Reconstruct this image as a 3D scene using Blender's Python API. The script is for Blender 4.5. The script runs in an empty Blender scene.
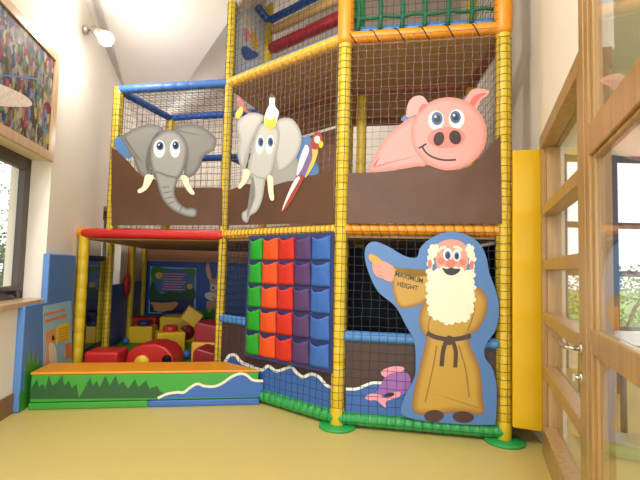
import bpy, bmesh, math, random
from mathutils import Vector, Matrix
random.seed(7)
SC = bpy.context.scene
COL = SC.collection
PI = math.pi
V3 = Vector

# ------------------------------------------------------------------ camera
F, H = 440.0, 1.3
pt, rl = math.radians(3.6), math.radians(1.45)
cp, sp, cr, sr = math.cos(pt), math.sin(pt), math.cos(rl), math.sin(rl)
FW = V3((0, cp, sp)); UP0 = V3((0, -sp, cp)); RI0 = V3((1, 0, 0))
RT = RI0*cr + UP0*sr; UP = -sr*RI0 + cr*UP0
CAM = V3((0, 0, H))
cam = bpy.data.objects.new('camera', bpy.data.cameras.new('camera'))
COL.objects.link(cam)
cam.data.sensor_width = 36.0; cam.data.lens = F/640*36
cam.data.clip_start = 0.02
M = Matrix.Identity(4)
for i in range(3):
    M[i][0], M[i][1], M[i][2], M[i][3] = RT[i], UP[i], -FW[i], CAM[i]
cam.matrix_world = M
SC.camera = cam

def ray(u, v): return FW + RT*((u-320)/F) - UP*((v-240)/F)
def onz(u, v, z):
    d = ray(u, v); return CAM + d*((z-H)/d.z)
def ony(u, v, y):
    d = ray(u, v); return CAM + d*(y/d.y)

class Plane:
    """upright plane through P with horizontal direction e; normal n on the camera side"""
    def __init__(s, P, Q):
        s.o = V3((P[0], P[1], 0)); e = V3((Q[0]-P[0], Q[1]-P[1], 0)); s.L = e.length; s.e = e.normalized()
        s.n = V3((-s.e.y, s.e.x, 0))
        if (CAM - s.o).dot(s.n) < 0: s.n = -s.n
    def px(s, u, v, off=0.0):
        d = ray(u, v); o = s.o + s.n*off
        t = (o-CAM).dot(s.n)/d.dot(s.n); p = CAM + d*t
        return ((p-s.o).dot(s.e), p.z)
    def w(s, a, z, off=0.0):
        p = s.o + s.e*a + s.n*off; return V3((p.x, p.y, z))

# ------------------------------------------------------------------ materials
def lin(c):
    c /= 255.0
    return c/12.92 if c <= .04045 else ((c+.055)/1.055)**2.4
def rgb(r, g, b): return (lin(r), lin(g), lin(b), 1)
def mat(name, col, rough=.5, noise=0.0, nscale=8.0, bump=0.0, bscale=40.0, metal=0.0, spec=.5, col2=None, bdist=.02):
    m = bpy.data.materials.new(name); m.use_nodes = True
    nt = m.node_tree; b = nt.nodes['Principled BSDF']
    b.inputs['Base Color'].default_value = col; b.inputs['Roughness'].default_value = rough
    b.inputs['Metallic'].default_value = metal; b.inputs['Specular IOR Level'].default_value = spec
    tc = nt.nodes.new('ShaderNodeTexCoord')
    if noise or col2:
        n = nt.nodes.new('ShaderNodeTexNoise'); n.inputs['Scale'].default_value = nscale
        n.inputs['Detail'].default_value = 4
        nt.links.new(tc.outputs['Object'], n.inputs['Vector'])
        r = nt.nodes.new('ShaderNodeValToRGB')
        r.color_ramp.elements[0].position = .3; r.color_ramp.elements[1].position = .7
        if col2: r.color_ramp.elements[0].color = col2
        else: r.color_ramp.elements[0].color = tuple(x*(1-noise) for x in col[:3]) + (1,)
        r.color_ramp.elements[1].color = col if col2 else tuple(min(1, x*(1+noise)) for x in col[:3]) + (1,)
        nt.links.new(n.outputs['Fac'], r.inputs['Fac']); nt.links.new(r.outputs['Color'], b.inputs['Base Color'])
    if bump:
        n2 = nt.nodes.new('ShaderNodeTexNoise'); n2.inputs['Scale'].default_value = bscale
        nt.links.new(tc.outputs['Object'], n2.inputs['Vector'])
        bp = nt.nodes.new('ShaderNodeBump'); bp.inputs['Strength'].default_value = bump; bp.inputs['Distance'].default_value = bdist
        nt.links.new(n2.outputs['Fac'], bp.inputs['Height']); nt.links.new(bp.outputs['Normal'], b.inputs['Normal'])
    return m
def emis(name, col, s):
    m = bpy.data.materials.new(name); m.use_nodes = True
    b = m.node_tree.nodes['Principled BSDF']; b.inputs['Base Color'].default_value = col
    b.inputs['Emission Color'].default_value = col; b.inputs['Emission Strength'].default_value = s
    return m
def glassmat(name, tint=(1, 1, 1, 1), ior=1.5):
    m = bpy.data.materials.new(name); m.use_nodes = True; nt = m.node_tree; nt.nodes.clear()
    o = nt.nodes.new('ShaderNodeOutputMaterial'); mx = nt.nodes.new('ShaderNodeMixShader')
    t = nt.nodes.new('ShaderNodeBsdfTransparent'); t.inputs['Color'].default_value = tint
    g = nt.nodes.new('ShaderNodeBsdfGlossy'); g.inputs['Roughness'].default_value = 0.0
    fr = nt.nodes.new('ShaderNodeFresnel'); fr.inputs['IOR'].default_value = ior
    ge = nt.nodes.new('ShaderNodeNewGeometry'); mr_ = nt.nodes.new('ShaderNodeMapRange')
    mr_.inputs['To Min'].default_value = ior; mr_.inputs['To Max'].default_value = 1/ior     # same fresnel on both faces of the thin pane
    nt.links.new(ge.outputs['Backfacing'], mr_.inputs['Value']); nt.links.new(mr_.outputs[0], fr.inputs['IOR'])
    nt.links.new(fr.outputs[0], mx.inputs[0]); nt.links.new(t.outputs[0], mx.inputs[1])
    nt.links.new(g.outputs[0], mx.inputs[2]); nt.links.new(mx.outputs[0], o.inputs[0])
    return m
def woodmat(name, c1, c2, sc=(3, 3, 30)):
    m = mat(name, c1, .3); nt = m.node_tree; b = nt.nodes['Principled BSDF']
    tc = nt.nodes.new('ShaderNodeTexCoord'); mp = nt.nodes.new('ShaderNodeMapping')
    mp.inputs['Scale'].default_value = sc
    n = nt.nodes.new('ShaderNodeTexNoise'); n.inputs['Scale'].default_value = 1.0; n.inputs['Detail'].default_value = 6; n.inputs['Distortion'].default_value = .6
    r = nt.nodes.new('ShaderNodeValToRGB'); r.color_ramp.elements[0].position = .35; r.color_ramp.elements[1].position = .68
    r.color_ramp.elements[0].color = c2; r.color_ramp.elements[1].color = c1
    nt.links.new(tc.outputs['Object'], mp.inputs['Vector']); nt.links.new(mp.outputs[0], n.inputs['Vector'])
    nt.links.new(n.outputs['Fac'], r.inputs['Fac']); nt.links.new(r.outputs['Color'], b.inputs['Base Color'])
    return m

K = {}
def k(name, *c, **kw): K[name] = mat(name, rgb(*c), **kw); K[name]['rgb'] = list(rgb(*c)[:3])
k('wall', 232, 222, 208, rough=.9, noise=.015, nscale=2)
k('ceil', 232, 226, 222, rough=.95)
k('floor', 196, 176, 104, rough=.42, noise=.06, nscale=220, bump=.06, bscale=300)
k('yellow', 208, 174, 30, rough=.42, noise=.05, nscale=5, bump=.12, bscale=14)
k('mat_yellow', 216, 172, 20, rough=.42, bump=.25, bscale=5)
k('orange', 220, 140, 26, rough=.4, bump=.15, bscale=20)
k('amber', 226, 172, 52, rough=.42, bump=.15, bscale=18)
k('red', 190, 36, 34, rough=.4, bump=.15, bscale=14)
k('maroon', 150, 32, 40, rough=.38, bump=.1)
k('blue', 56, 102, 172, rough=.42, bump=.15, bscale=12)
k('pad_blue', 84, 128, 190, rough=.42, bump=.12)
k('sky_blue', 72, 130, 190, rough=.42, bump=.12)
k('deep_blue', 34, 84, 168, rough=.4, bump=.12)
k('green', 42, 150, 72, rough=.4, bump=.15, bscale=16)
k('grass_green', 56, 148, 48, rough=.45)
k('dark_green', 36, 84, 40, rough=.5)
k('mat_green', 70, 130, 44, rough=.5)
k('brown', 84, 52, 31, rough=.5, noise=.12, nscale=3, bump=.5, bscale=1.7, bdist=.09)
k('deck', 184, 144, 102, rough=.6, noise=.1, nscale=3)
k('brown_tube', 150, 84, 48, rough=.5)
k('brown_low', 66, 44, 36, rough=.5, noise=.08)
k('black', 14, 14, 17, rough=.6, spec=.2)
k('navy', 38, 44, 92, rough=.5)
k('net', 34, 46, 66, rough=.7)
k('net_grey', 120, 118, 128, rough=.6)  # lighter copy of net: front light on the upper bays put into the colour
k('net_green', 22, 96, 66, rough=.7)
k('cord', 150, 110, 30, rough=.7)
k('cord_dark', 40, 42, 50, rough=.7)
k('grey', 130, 128, 125, rough=.5, noise=.08, nscale=6)
k('grey_dark', 96, 94, 94, rough=.5, noise=.08, nscale=6)
k('grey_light', 150, 149, 146, rough=.5, noise=.09, nscale=5)
k('grey_pale', 184, 182, 180, rough=.5, noise=.09, nscale=5)
k('white', 236, 232, 224, rough=.5)
k('cream', 226, 216, 192, rough=.55, noise=.03, nscale=12)
k('ivory', 232, 222, 194, rough=.5)
k('iris', 52, 90, 142, rough=.4)
k('pupil', 20, 20, 26, rough=.4)
k('pink', 226, 148, 144, rough=.45, noise=.03, nscale=5)
k('pink_deep', 216, 122, 112, rough=.45)
k('pink_dark', 206, 96, 92, rough=.45)
k('nostril', 44, 14, 14, rough=.5)
k('skin', 216, 142, 126, rough=.5)
k('skin_red', 200, 112, 100, rough=.5)
k('sign_blue', 74, 114, 168, rough=.45)
k('robe', 178, 140, 52, rough=.5, noise=.05, nscale=4)
k('robe_edge', 138, 96, 34, rough=.5)
k('belt', 66, 44, 32, rough=.5)
k('shoe', 64, 38, 34, rough=.4)
k('finger_yellow', 220, 150, 44, rough=.5)
k('beak', 232, 190, 50, rough=.5)
k('parrot_red', 150, 60, 52, rough=.5)
k('parrot_purple', 112, 94, 142, rough=.5)
k('parrot_gold', 222, 178, 86, rough=.5)
k('sea', 54, 98, 166, rough=.45)
k('fish', 150, 96, 168, rough=.5)
k('fish_pink', 236, 150, 170, rough=.5)
k('pocket_green', 40, 148, 42, rough=.6, spec=.25, bump=.3, bscale=9)
k('pocket_orange', 216, 78, 32, rough=.6, spec=.25, bump=.3, bscale=9)
k('pocket_red', 196, 46, 32, rough=.6, spec=.25, bump=.3, bscale=9)
k('pocket_purple', 82, 58, 100, rough=.6, spec=.25, bump=.3, bscale=9)
k('pocket_blue', 58, 100, 172, rough=.6, spec=.25, bump=.3, bscale=9)
k('board', 44, 46, 96, rough=.5)
k('frame_dark', 78, 68, 64, rough=.4)
k('steel', 190, 186, 178, rough=.28, metal=1.0)
k('mullion', 48, 62, 88, rough=.5)
k('tan', 206, 170, 110, rough=.6)
k('skirting', 134, 98, 60, rough=.5)
k('leaf', 92, 132, 62, rough=.6, col2=rgb(60, 100, 52), nscale=3)
k('leaf_pale', 150, 182, 128, rough=.6, col2=rgb(104, 146, 96), nscale=3)
k('bark', 90, 76, 60, rough=.8)
k('lawn', 130, 170, 90, rough=.9)
k('path', 214, 208, 196, rough=.9)
k('poster_blue', 150, 196, 214, rough=.4)
k('mural', 206, 216, 232, rough=.4)
k('poster_orange', 226, 130, 70, rough=.4)
k('poster_yellow', 240, 208, 40, rough=.4)
k('lion', 222, 160, 96, rough=.4)
k('rabbit', 206, 156, 110, rough=.45)
k('rabbit_ear', 232, 172, 150, rough=.45)
k('table_white', 226, 230, 236, rough=.25)
k('chair_wood', 170, 96, 50, rough=.5)
K['oak'] = woodmat('oak', rgb(174, 138, 88), rgb(152, 116, 68), (34, 34, 1.6))
K['oak_frame'] = woodmat('oak_frame', rgb(206, 172, 134), rgb(190, 154, 116), (20, 20, 3))
K['glass'] = glassmat('glass', ior=1.33)
K['mirror'] = mat('mirror', rgb(170, 175, 180), .04, metal=1.0)
K['lamp'] = emis('lamp', (1, .97, .92, 1), 60)
k('speckle', 232, 224, 212, rough=.5, noise=.0, nscale=45, col2=rgb(212, 184, 172))
# collage of many little painted figures
m = mat('collage', rgb(150, 130, 110), .6, spec=.2); nt = m.node_tree
tc = nt.nodes.new('ShaderNodeTexCoord'); mp = nt.nodes.new('ShaderNodeMapping'); mp.inputs['Scale'].default_value = (15, 15, 7)
vo = nt.nodes.new('ShaderNodeTexVoronoi'); vo.inputs['Scale'].default_value = 1.6; vo.inputs['Randomness'].default_value = .9
no = nt.nodes.new('ShaderNodeTexNoise'); no.inputs['Scale'].default_value = 16
add = nt.nodes.new('ShaderNodeMixRGB'); add.blend_type = 'ADD'; add.inputs[0].default_value = 1.0
nt.links.new(tc.outputs['Object'], mp.inputs[0]); nt.links.new(mp.outputs[0], add.inputs[1]); nt.links.new(tc.outputs['Object'], no.inputs['Vector'])
nt.links.new(no.outputs['Color'], add.inputs[2]); nt.links.new(add.outputs[0], vo.inputs['Vector'])
rmp = nt.nodes.new('ShaderNodeValToRGB'); cr_ = rmp.color_ramp; cr_.interpolation = 'CONSTANT'
cols = [(92, 62, 62), (150, 148, 128), (176, 168, 150), (66, 66, 112), (128, 116, 92), (186, 180, 166), (172, 86, 96), (92, 132, 88), (140, 134, 138), (196, 176, 104), (96, 84, 70), (188, 150, 154), (120, 140, 172), (148, 50, 54)]
while len(cr_.elements) < len(cols): cr_.elements.new(.5)
for i, c in enumerate(cols):
    cr_.elements[i].position = i/len(cols); cr_.elements[i].color = rgb(*c)
sx = nt.nodes.new('ShaderNodeSeparateColor'); nt.links.new(vo.outputs['Color'], sx.inputs[0]); nt.links.new(sx.outputs[0], rmp.inputs[0])
r2 = nt.nodes.new('ShaderNodeValToRGB'); r2.color_ramp.elements[0].position = .0; r2.color_ramp.elements[0].color = (1, 1, 1, 1)
r2.color_ramp.elements[1].position = .75; r2.color_ramp.elements[1].color = (.35, .32, .3, 1)
nt.links.new(vo.outputs['Distance'], r2.inputs[0])
mu = nt.nodes.new('ShaderNodeMixRGB'); mu.blend_type = 'MULTIPLY'; mu.inputs[0].default_value = .8
nt.links.new(rmp.outputs[0], mu.inputs[1]); nt.links.new(r2.outputs[0], mu.inputs[2])
nt.links.new(mu.outputs[0], nt.nodes['Principled BSDF'].inputs['Base Color'])
K['collage'] = m

# ------------------------------------------------------------------ mesh helpers
class MB:
    def __init__(s): s.v = []; s.f = []; s.sm = []
    def add(s, vs, fs, smooth=False):
        n = len(s.v); s.v += [V3(q) for q in vs]; s.f += [tuple(i+n for i in f) for f in fs]; s.sm += [smooth]*len(fs); return s
    def box(s, c, size, ex=V3((1, 0, 0)), ey=None, ez=V3((0, 0, 1))):
        c = V3(c); ex = V3(ex).normalized(); ez = V3(ez).normalized()
        ey = ez.cross(ex) if ey is None else V3(ey)
        hx, hy, hz = size[0]/2, size[1]/2, size[2]/2
        vs = [c+ex*a*hx+ey*b*hy+ez*d*hz for d in (-1, 1) for a, b in ((-1, -1), (1, -1), (1, 1), (-1, 1))]
        return s.add(vs, [(0, 3, 2, 1), (4, 5, 6, 7), (0, 1, 5, 4), (1, 2, 6, 5), (2, 3, 7, 6), (3, 0, 4, 7)])
    def tube(s, pts, r, seg=16, smooth=True, caps=True):
        pts = [V3(p) for p in pts]; n = len(pts); rs = r if isinstance(r, (list, tuple)) else [r]*n
        vs = []; fs = []; prev = None
        for i, p in enumerate(pts):
            t = (pts[min(i+1, n-1)] - pts[max(i-1, 0)]).normalized()
            a = prev if prev is not None else (V3((0, 0, 1)) if abs(t.z) < .9 else V3((1, 0, 0)))
            x = (a - t*a.dot(t)).normalized(); y = t.cross(x); prev = x
            for j in range(seg):
                an = 2*PI*j/seg; vs.append(p + (x*math.cos(an)+y*math.sin(an))*rs[i])
        for i in range(n-1):
            for j in range(seg):
                j2 = (j+1) % seg; fs.append((i*seg+j, i*seg+j2, (i+1)*seg+j2, (i+1)*seg+j))
        if caps: fs += [tuple(range(seg-1, -1, -1)), tuple((n-1)*seg+j for j in range(seg))]
        return s.add(vs, fs, smooth)
    def foam(s, p, q, r, step=.12, groove=.006, seg=18, jit=0.0):
        """padded sleeve with ring grooves between its segments"""
        p = V3(p); q = V3(q); L = (q-p).length; n = max(1, round(L/step)); pts = []; rs = []
        for i in range(n):
            for a, d in ((.0, groove), (.08, .001), (.5, 0), (.92, .001)):
                pts.append(p.lerp(q, (i+a)/n)); rs.append(r-d+random.uniform(-jit, jit))
        pts.append(q); rs.append(r-groove)
        return s.tube(pts, rs, seg)
    def disc(s, c, r, h, seg=40):
        return s.tube([V3(c), V3(c)+V3((0, 0, h*.7)), V3(c)+V3((0, 0, h))], [r, r, r*.96], seg)
    def ball(s, c, r, sx=1, sy=1, sz=1, nu=20, nv=12, ex=V3((1, 0, 0)), ey=V3((0, 1, 0)), ez=V3((0, 0, 1)), vmin=0.0):
        vs = []; fs = []
        for i in range(nv+1):
            th = PI*i/nv*(1-vmin)
            for j in range(nu):
                a = 2*PI*j/nu
                vs.append(V3(c)+ex*(r*sx*math.sin(th)*math.cos(a))+ey*(r*sy*math.sin(th)*math.sin(a))+ez*(r*sz*math.cos(th)))
        for i in range(nv):
            for j in range(nu):
                j2 = (j+1) % nu; fs.append((i*nu+j, (i+1)*nu+j, (i+1)*nu+j2, i*nu+j2))
        if vmin: fs.append(tuple(nv*nu+j for j in range(nu)))
        return s.add(vs, fs, True)
    def prism(s, front, back):
        n = len(front); vs = list(front)+list(back)
        fs = [tuple(range(n)), tuple(range(2*n-1, n-1, -1))] + [(i, n+i, n+(i+1) % n, (i+1) % n) for i in range(n)]
        return s.add(vs, fs)
    def line(s, p, q, r=.0026):
        p = V3(p); q = V3(q); t = (q-p).normalized(); a = V3((0, 0, 1)) if abs(t.z) < .8 else V3((1, .3, 0)).normalized()
        x = t.cross(a).normalized()*r; y = t.cross(x).normalized()*r
        vs = [p+x, p+y, p-x, p-y, q+x, q+y, q-x, q-y]
        return s.add(vs, [(0, 1, 5, 4), (1, 2, 6, 5), (2, 3, 7, 6), (3, 0, 4, 7)])

def wloc(o):
    p = V3((0, 0, 0))
    while o: p += o.location; o = o.parent
    return p
def obj(name, mb, material, parent=None, bevel=0.0, loc=None, smooth_all=False):
    me = bpy.data.meshes.new(name)
    base = wloc(parent) if parent else V3((0, 0, 0))
    if loc is not None: base = V3(loc)
    me.from_pydata([tuple(v-base) for v in mb.v], [], mb.f)
    me.polygons.foreach_set('use_smooth', mb.sm if not smooth_all else [True]*len(mb.f))
    bm = bmesh.new(); bm.from_mesh(me); bmesh.ops.recalc_face_normals(bm, faces=bm.faces); bm.to_mesh(me); bm.free()
    me.materials.append(K[material] if isinstance(material, str) else material)
    o = bpy.data.objects.new(name, me); COL.objects.link(o)
    if parent: o.parent = parent; o.location = base - wloc(parent)
    else: o.location = base
    if bevel:
        b = o.modifiers.new('bevel', 'BEVEL'); b.width = bevel; b.segments = 3; b.limit_method = 'ANGLE'; b.angle_limit = math.radians(35)
        me.polygons.foreach_set('use_smooth', [True]*len(me.polygons))
        w = o.modifiers.new('wn', 'WEIGHTED_NORMAL')
    return o
def tag(o, label, cat, group=None):
    o['label'] = label; o['category'] = cat
    if group: o['group'] = group
    return o
def thing(name, label, cat, loc, group=None):
    o = bpy.data.objects.new(name, None); COL.objects.link(o); o.location = V3(loc); o.empty_display_size = .1
    return tag(o, label, cat, group)
def struct(name, mb, material, parent=None, bevel=0.0):
    o = obj(name, mb, material, parent, bevel)
    if not parent: o['kind'] = 'structure'
    return o
def sempty(name, loc):
    o = bpy.data.objects.new(name, None); COL.objects.link(o); o.location = V3(loc); o['kind'] = 'structure'; o.empty_display_size = .1
    return o

def catmull(p, n=5):
    out = []; m = len(p)
    for i in range(m):
        a, b, c, d = p[i-1], p[i], p[(i+1) % m], p[(i+2) % m]
        for t_ in range(n):
            t = t_/n
            out.append(tuple(.5*((2*b[q])+(-a[q]+c[q])*t+(2*a[q]-5*b[q]+4*c[q]-d[q])*t*t+(-a[q]+3*b[q]-3*c[q]+d[q])*t**3) for q in (0, 1)))
    return out
def ell(cx, cy, rx, ry, rot=0, n=28):
    return [(cx+rx*math.cos(a)*math.cos(rot)-ry*math.sin(a)*math.sin(rot), cy+rx*math.cos(a)*math.sin(rot)+ry*math.sin(a)*math.cos(rot)) for a in (2*PI*i/n for i in range(n))]
def stroke(p, w):
    """thick line along an open path"""
    L = []; Rr = []
    for i, q in enumerate(p):
        a = p[max(i-1, 0)]; b = p[min(i+1, len(p)-1)]; dx, dy = b[0]-a[0], b[1]-a[1]; d = math.hypot(dx, dy) or 1
        L.append((q[0]-dy/d*w/2, q[1]+dx/d*w/2)); Rr.append((q[0]+dy/d*w/2, q[1]-dx/d*w/2))
    return L+Rr[::-1]
def opensm(p, n=5):
    out = []
    for i in range(len(p)-1):
        a = p[max(i-1, 0)]; b = p[i]; c = p[i+1]; d = p[min(i+2, len(p)-1)]
        for t_ in range(n):
            t = t_/n
            out.append(tuple(.5*((2*b[q])+(-a[q]+c[q])*t+(2*a[q]-5*b[q]+4*c[q]-d[q])*t*t+(-a[q]+3*b[q]-3*c[q]+d[q])*t**3) for q in (0, 1)))
    out.append(p[-1]); return out
def dedupe(p):
    out = []
    for q in p:
        if not out or math.hypot(q[0]-out[-1][0], q[1]-out[-1][1]) > 1e-4: out.append(q)
    if math.hypot(out[0][0]-out[-1][0], out[0][1]-out[-1][1]) < 1e-4: out.pop()
    return out
class Art:
    """flat printed shapes laid on an upright plane, layer over layer"""
    def __init__(s, pl, off, parent): s.pl = pl; s.off = off; s.parent = parent; s.n = 0
    def put(s, name, pts, m, layer, thick=.0016, smooth=True, tf=None, parent=None, label=None):
        if isinstance(pts[0][0], (list, tuple)): polys = pts
        else: polys = [pts]
        fo = s.off + layer*.0016; first = None
        for p in polys:
            mb = MB()
            if smooth: p = catmull(p)
            p = dedupe([tf(q) if tf else q for q in p])
            az = [s.pl.px(u, v, fo) for u, v in p]
            mb.prism([s.pl.w(a, z, fo) for a, z in az], [s.pl.w(a, z, fo-thick) for a, z in az])
            o = obj(name, mb, m, parent or s.parent)
            if label: o['label'] = label
            first = first or o
        return first
def inset(p, d):
    n = len(p); A_ = sum(p[i-1][0]*p[i][1]-p[i][0]*p[i-1][1] for i in range(n)); sg = 1 if A_ > 0 else -1; out = []
    for i in range(n):
        a, b = p[i-2], p[(i+2) % n]; dx, dy = b[0]-a[0], b[1]-a[1]; L = math.hypot(dx, dy) or 1
        out.append((p[i][0]-sg*dy/L*d, p[i][1]+sg*dx/L*d))
    return out
def airbrush(art, name, pts, m0, m1, layer, steps, dpx, tf, parent=None, smooth=True):
    """printed rim tone: the shape in its edge colour, then slightly smaller shapes blending to the middle colour"""
    p = [tf(q) for q in (catmull(pts, 4) if smooth else pts)]
    first = art.put(name, p, m0, layer, smooth=False, parent=parent)
    c0 = K[m0]['rgb']; c1 = K[m1]['rgb']
    for i in range(1, steps+1):
        t = i/steps; key = '%s_%s_%d_%d' % (m0, m1, i, steps)
        if key not in K: K[key] = mat(key, tuple(c0[j]*(1-t)+c1[j]*t for j in range(3))+(1,), .48)
        art.put(name+'_tone', inset(p, dpx*i), key, layer+.22*i, .0003, smooth=False, parent=first)
    return first
def scallop(pts, n, h):
    p = catmull(pts, 8); L = [0]
    for i in range(len(p)): L.append(L[-1]+math.hypot(p[(i+1) % len(p)][0]-p[i][0], p[(i+1) % len(p)][1]-p[i][1]))
    A_ = sum(p[i-1][0]*p[i][1]-p[i][0]*p[i-1][1] for i in range(len(p))); sg = 1 if A_ > 0 else -1; out = []
    N_ = n*7
    for q in range(N_):
        d = L[-1]*q/N_; i = max(j for j in range(len(p)) if L[j] <= d); f_ = (d-L[i])/max(1e-6, L[i+1]-L[i]); a, b = p[i], p[(i+1) % len(p)]
        dx, dy = b[0]-a[0], b[1]-a[1]; l = math.hypot(dx, dy) or 1; hh = h*(abs(math.sin(PI*q/7))**.7-.6)
        out.append((a[0]+dx*f_+sg*dy/l*hh, a[1]+dy*f_-sg*dx/l*hh))
    return out
def T(x0, y0, sc): return lambda q: (x0+q[0]/sc, y0+q[1]/sc)

def net(name, corners, du, dv, material, parent, r=.0021, sag=0.0):
    """knotted cord mesh over a quad (four corners in order)"""
    a, b, c, d = [V3(q) for q in corners]
    nu = max(2, round((b-a).length/du)); nv = max(2, round((d-a).length/dv)); mb = MB()
    nr = (b-a).cross(d-a).normalized()
    J = {}
    def P(i, j):
        if (i, j) not in J:
            s, t = i/nu, j/nv
            if 0 < i < nu and 0 < j < nv:
                s += random.uniform(-.08, .08)/nu; t += random.uniform(-.08, .08)/nv
            J[i, j] = (a.lerp(b, s)).lerp(d.lerp(c, s), t) + nr*sag*math.sin(PI*s)*math.sin(PI*t)
        return J[i, j]
    for i in range(nu+1):
        for j in range(nv): mb.line(P(i, j), P(i, j+1), r)
    for j in range(nv+1):
        for i in range(nu): mb.line(P(i, j), P(i+1, j), r)
    return obj(name, mb, material, parent)

# ------------------------------------------------------------------ main lines of the place
A = V3((.18, 3.72, 0)); B = V3((1.458, 3.49, 0)); C = V3((-1.04, 4.73, 0)); D = V3((-2.375, 4.99, 0)); E1 = V3((-2.712, 5.06, 0))
back = V3((.085, .996, 0))
A1 = A+back*1.0; B1 = B+back*1.0; C1 = V3((-.745, 5.60, 0)); D1 = V3((-2.09, 5.93, 0))
A2 = A+back*2.0; B2 = B+back*2.0
Z1, Z2, Z3 = 1.63, 3.30, 4.92
pl3 = Plane(A, B); pl2 = Plane(C, A); pl1 = Plane(D, C)
ang = math.radians(-9.3); le = V3((math.sin(ang), math.cos(ang), 0))
W0 = V3((-2.592, 3.859, 0)); wl = Plane(W0, W0+le)          # left wall
def wx(y): return W0.x+(y-W0.y)*le.x/le.y
YB = 8.35
J = V3((1.663, 3.297, 0)); ra = math.radians(20); re_ = V3((math.sin(ra), math.cos(ra), 0)); wr = Plane(J, J-re_)   # right wall, s runs to the camera
outn = -wr.n

# ------------------------------------------------------------------ room shell
mb = MB(); mb.box((0, 2.2, -.05), (14, 16, .1)); struct('floor', mb, 'floor')
def wallquad(mb, pl, a0, a1, z0, z1, t):
    if a1-a0 < 1e-4 or z1-z0 < 1e-4: return
    c = pl.w((a0+a1)/2, (z0+z1)/2, -t/2); mb.box(c, (a1-a0, t, z1-z0), pl.e)
# left wall, openings for two windows
WT = .36
w1 = (-2.6, wl.px(51.9, 161.5)[0], .92, 2.28)
s2a, s2b = 2.06, 3.0
w2 = (s2a, s2b, .95, 2.06)
zb0, zb1 = 3.72, 3.22   # height of the crease at the lamp band (falls away from the camera)
def zcrease(y): return 3.72 - .266*(y-3.95)
mb = MB(); lo, hi = -7.2, 5.0
for (a0, a1, z0, z1) in ((lo, w1[0], 0, 3.0), (w1[0], w1[1], 0, w1[2]), (w1[0], w1[1], w1[3], 3.0), (w1[1], w2[0], 0, 3.0), (w2[0], w2[1], 0, w2[2]), (w2[0], w2[1], w2[3], 3.0), (w2[1], hi, 0, 3.0)):
    wallquad(mb, wl, a0, a1, z0, min(z1, 2.6), WT)
def wp(a, z, off=0): return wl.w(a, z, off)
za = zcrease(wp(lo, 0).y); zb = zcrease(wp(hi, 0).y)
mb.prism([wp(lo, 2.6), wp(hi, 2.6), wp(hi, zb), wp(lo, za)], [wp(lo, 2.6, -WT), wp(hi, 2.6, -WT), wp(hi, zb, -WT), wp(lo, za, -WT)])
struct('wall_left', mb, 'wall')
# tilted band above the crease, then the sloping ceiling
BT = .05
plb = Plane(W0+wl.n*BT, W0+wl.n*BT+le)
q1 = plb.w(*plb.px(119, 80)); q2 = plb.w(*plb.px(85, 0))
ksl = (q1.z-q2.z)/(q1.y-q2.y)
def ztop(y): return q2.z+ksl*(y-q2.y)
mb = MB()
def bp_(a, off): 
    p = wl.w(a, 0, off); return p
f = [wl.w(lo, za), wl.w(hi, zb)]
t0 = wl.w(hi, 0, BT); t1 = wl.w(lo, 0, BT)
f += [V3((t0.x, t0.y, ztop(t0.y))), V3((t1.x, t1.y, ztop(t1.y)))]
mb.prism(f, [q-wl.n*.3 for q in f]); struct('trim_1', mb, 'wall')
# ceiling: lower slope, and a second steeper slope beyond the valley line
def onceil(u, v):
    d = ray(u, v); t = (q2.z-ksl*q2.y-H)/(d.z-ksl*d.y); return CAM+d*t
v1 = onceil(190, 78); v2 = onceil(230, 19); vd = (v2-v1)
vA = v1-vd*2.2; vB = v2+vd*6
n0 = V3((-8.5, 9.5, 0)); 
def cz(x, y): return V3((x, y, ztop(y)))
f = [cz(vA.x, vA.y), cz(vB.x, vB.y), cz(-1.0, vB.y), cz(wx(-3.3)-.1, -3.3), cz(wx(8.6)-.1, 8.6)]
mb = MB(); mb.prism(f, [q+V3((0, 0, .12)) for q in f]); struct('ceiling', mb, 'ceil')
side = V3((.8, .55, 0)).normalized()
f = [vA, vB, vB+side*3.2+V3((0, 0, 3.0)), vA+side*5.5+V3((0, 0, 5.0))]
mb = MB(); mb.prism(f, [q+V3((0, 0, .12)) for q in f]); struct('ceiling_slope', mb, 'ceil')
# back wall, right side wall behind the play frame, wall above the door
mb = MB(); mb.box((-.4, YB+.1, 4.6), (7.4, .2, 9.2)); struct('wall_back', mb, 'wall')
ps = Plane(V3((1.735, 3.42, 0)), V3((1.735+.176*5, 8.42, 0)))
mb = MB(); wallquad(mb, ps, -.12, 5.1, 0, 9.0, .12); struct('wall_side', mb, 'wall')
mb = MB(); wallquad(mb, wr, -.1, 1.385, 2.33, 5.6, .14); struct('wall_right', mb, 'wall')
# skirtings
mb = MB(); c = wl.w((lo+0.02)/2, .085, .009); mb.box(c, (abs(lo)+.0, .018, .17), wl.e); struct('baseboard_left', mb, 'skirting', bevel=.004)

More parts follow.
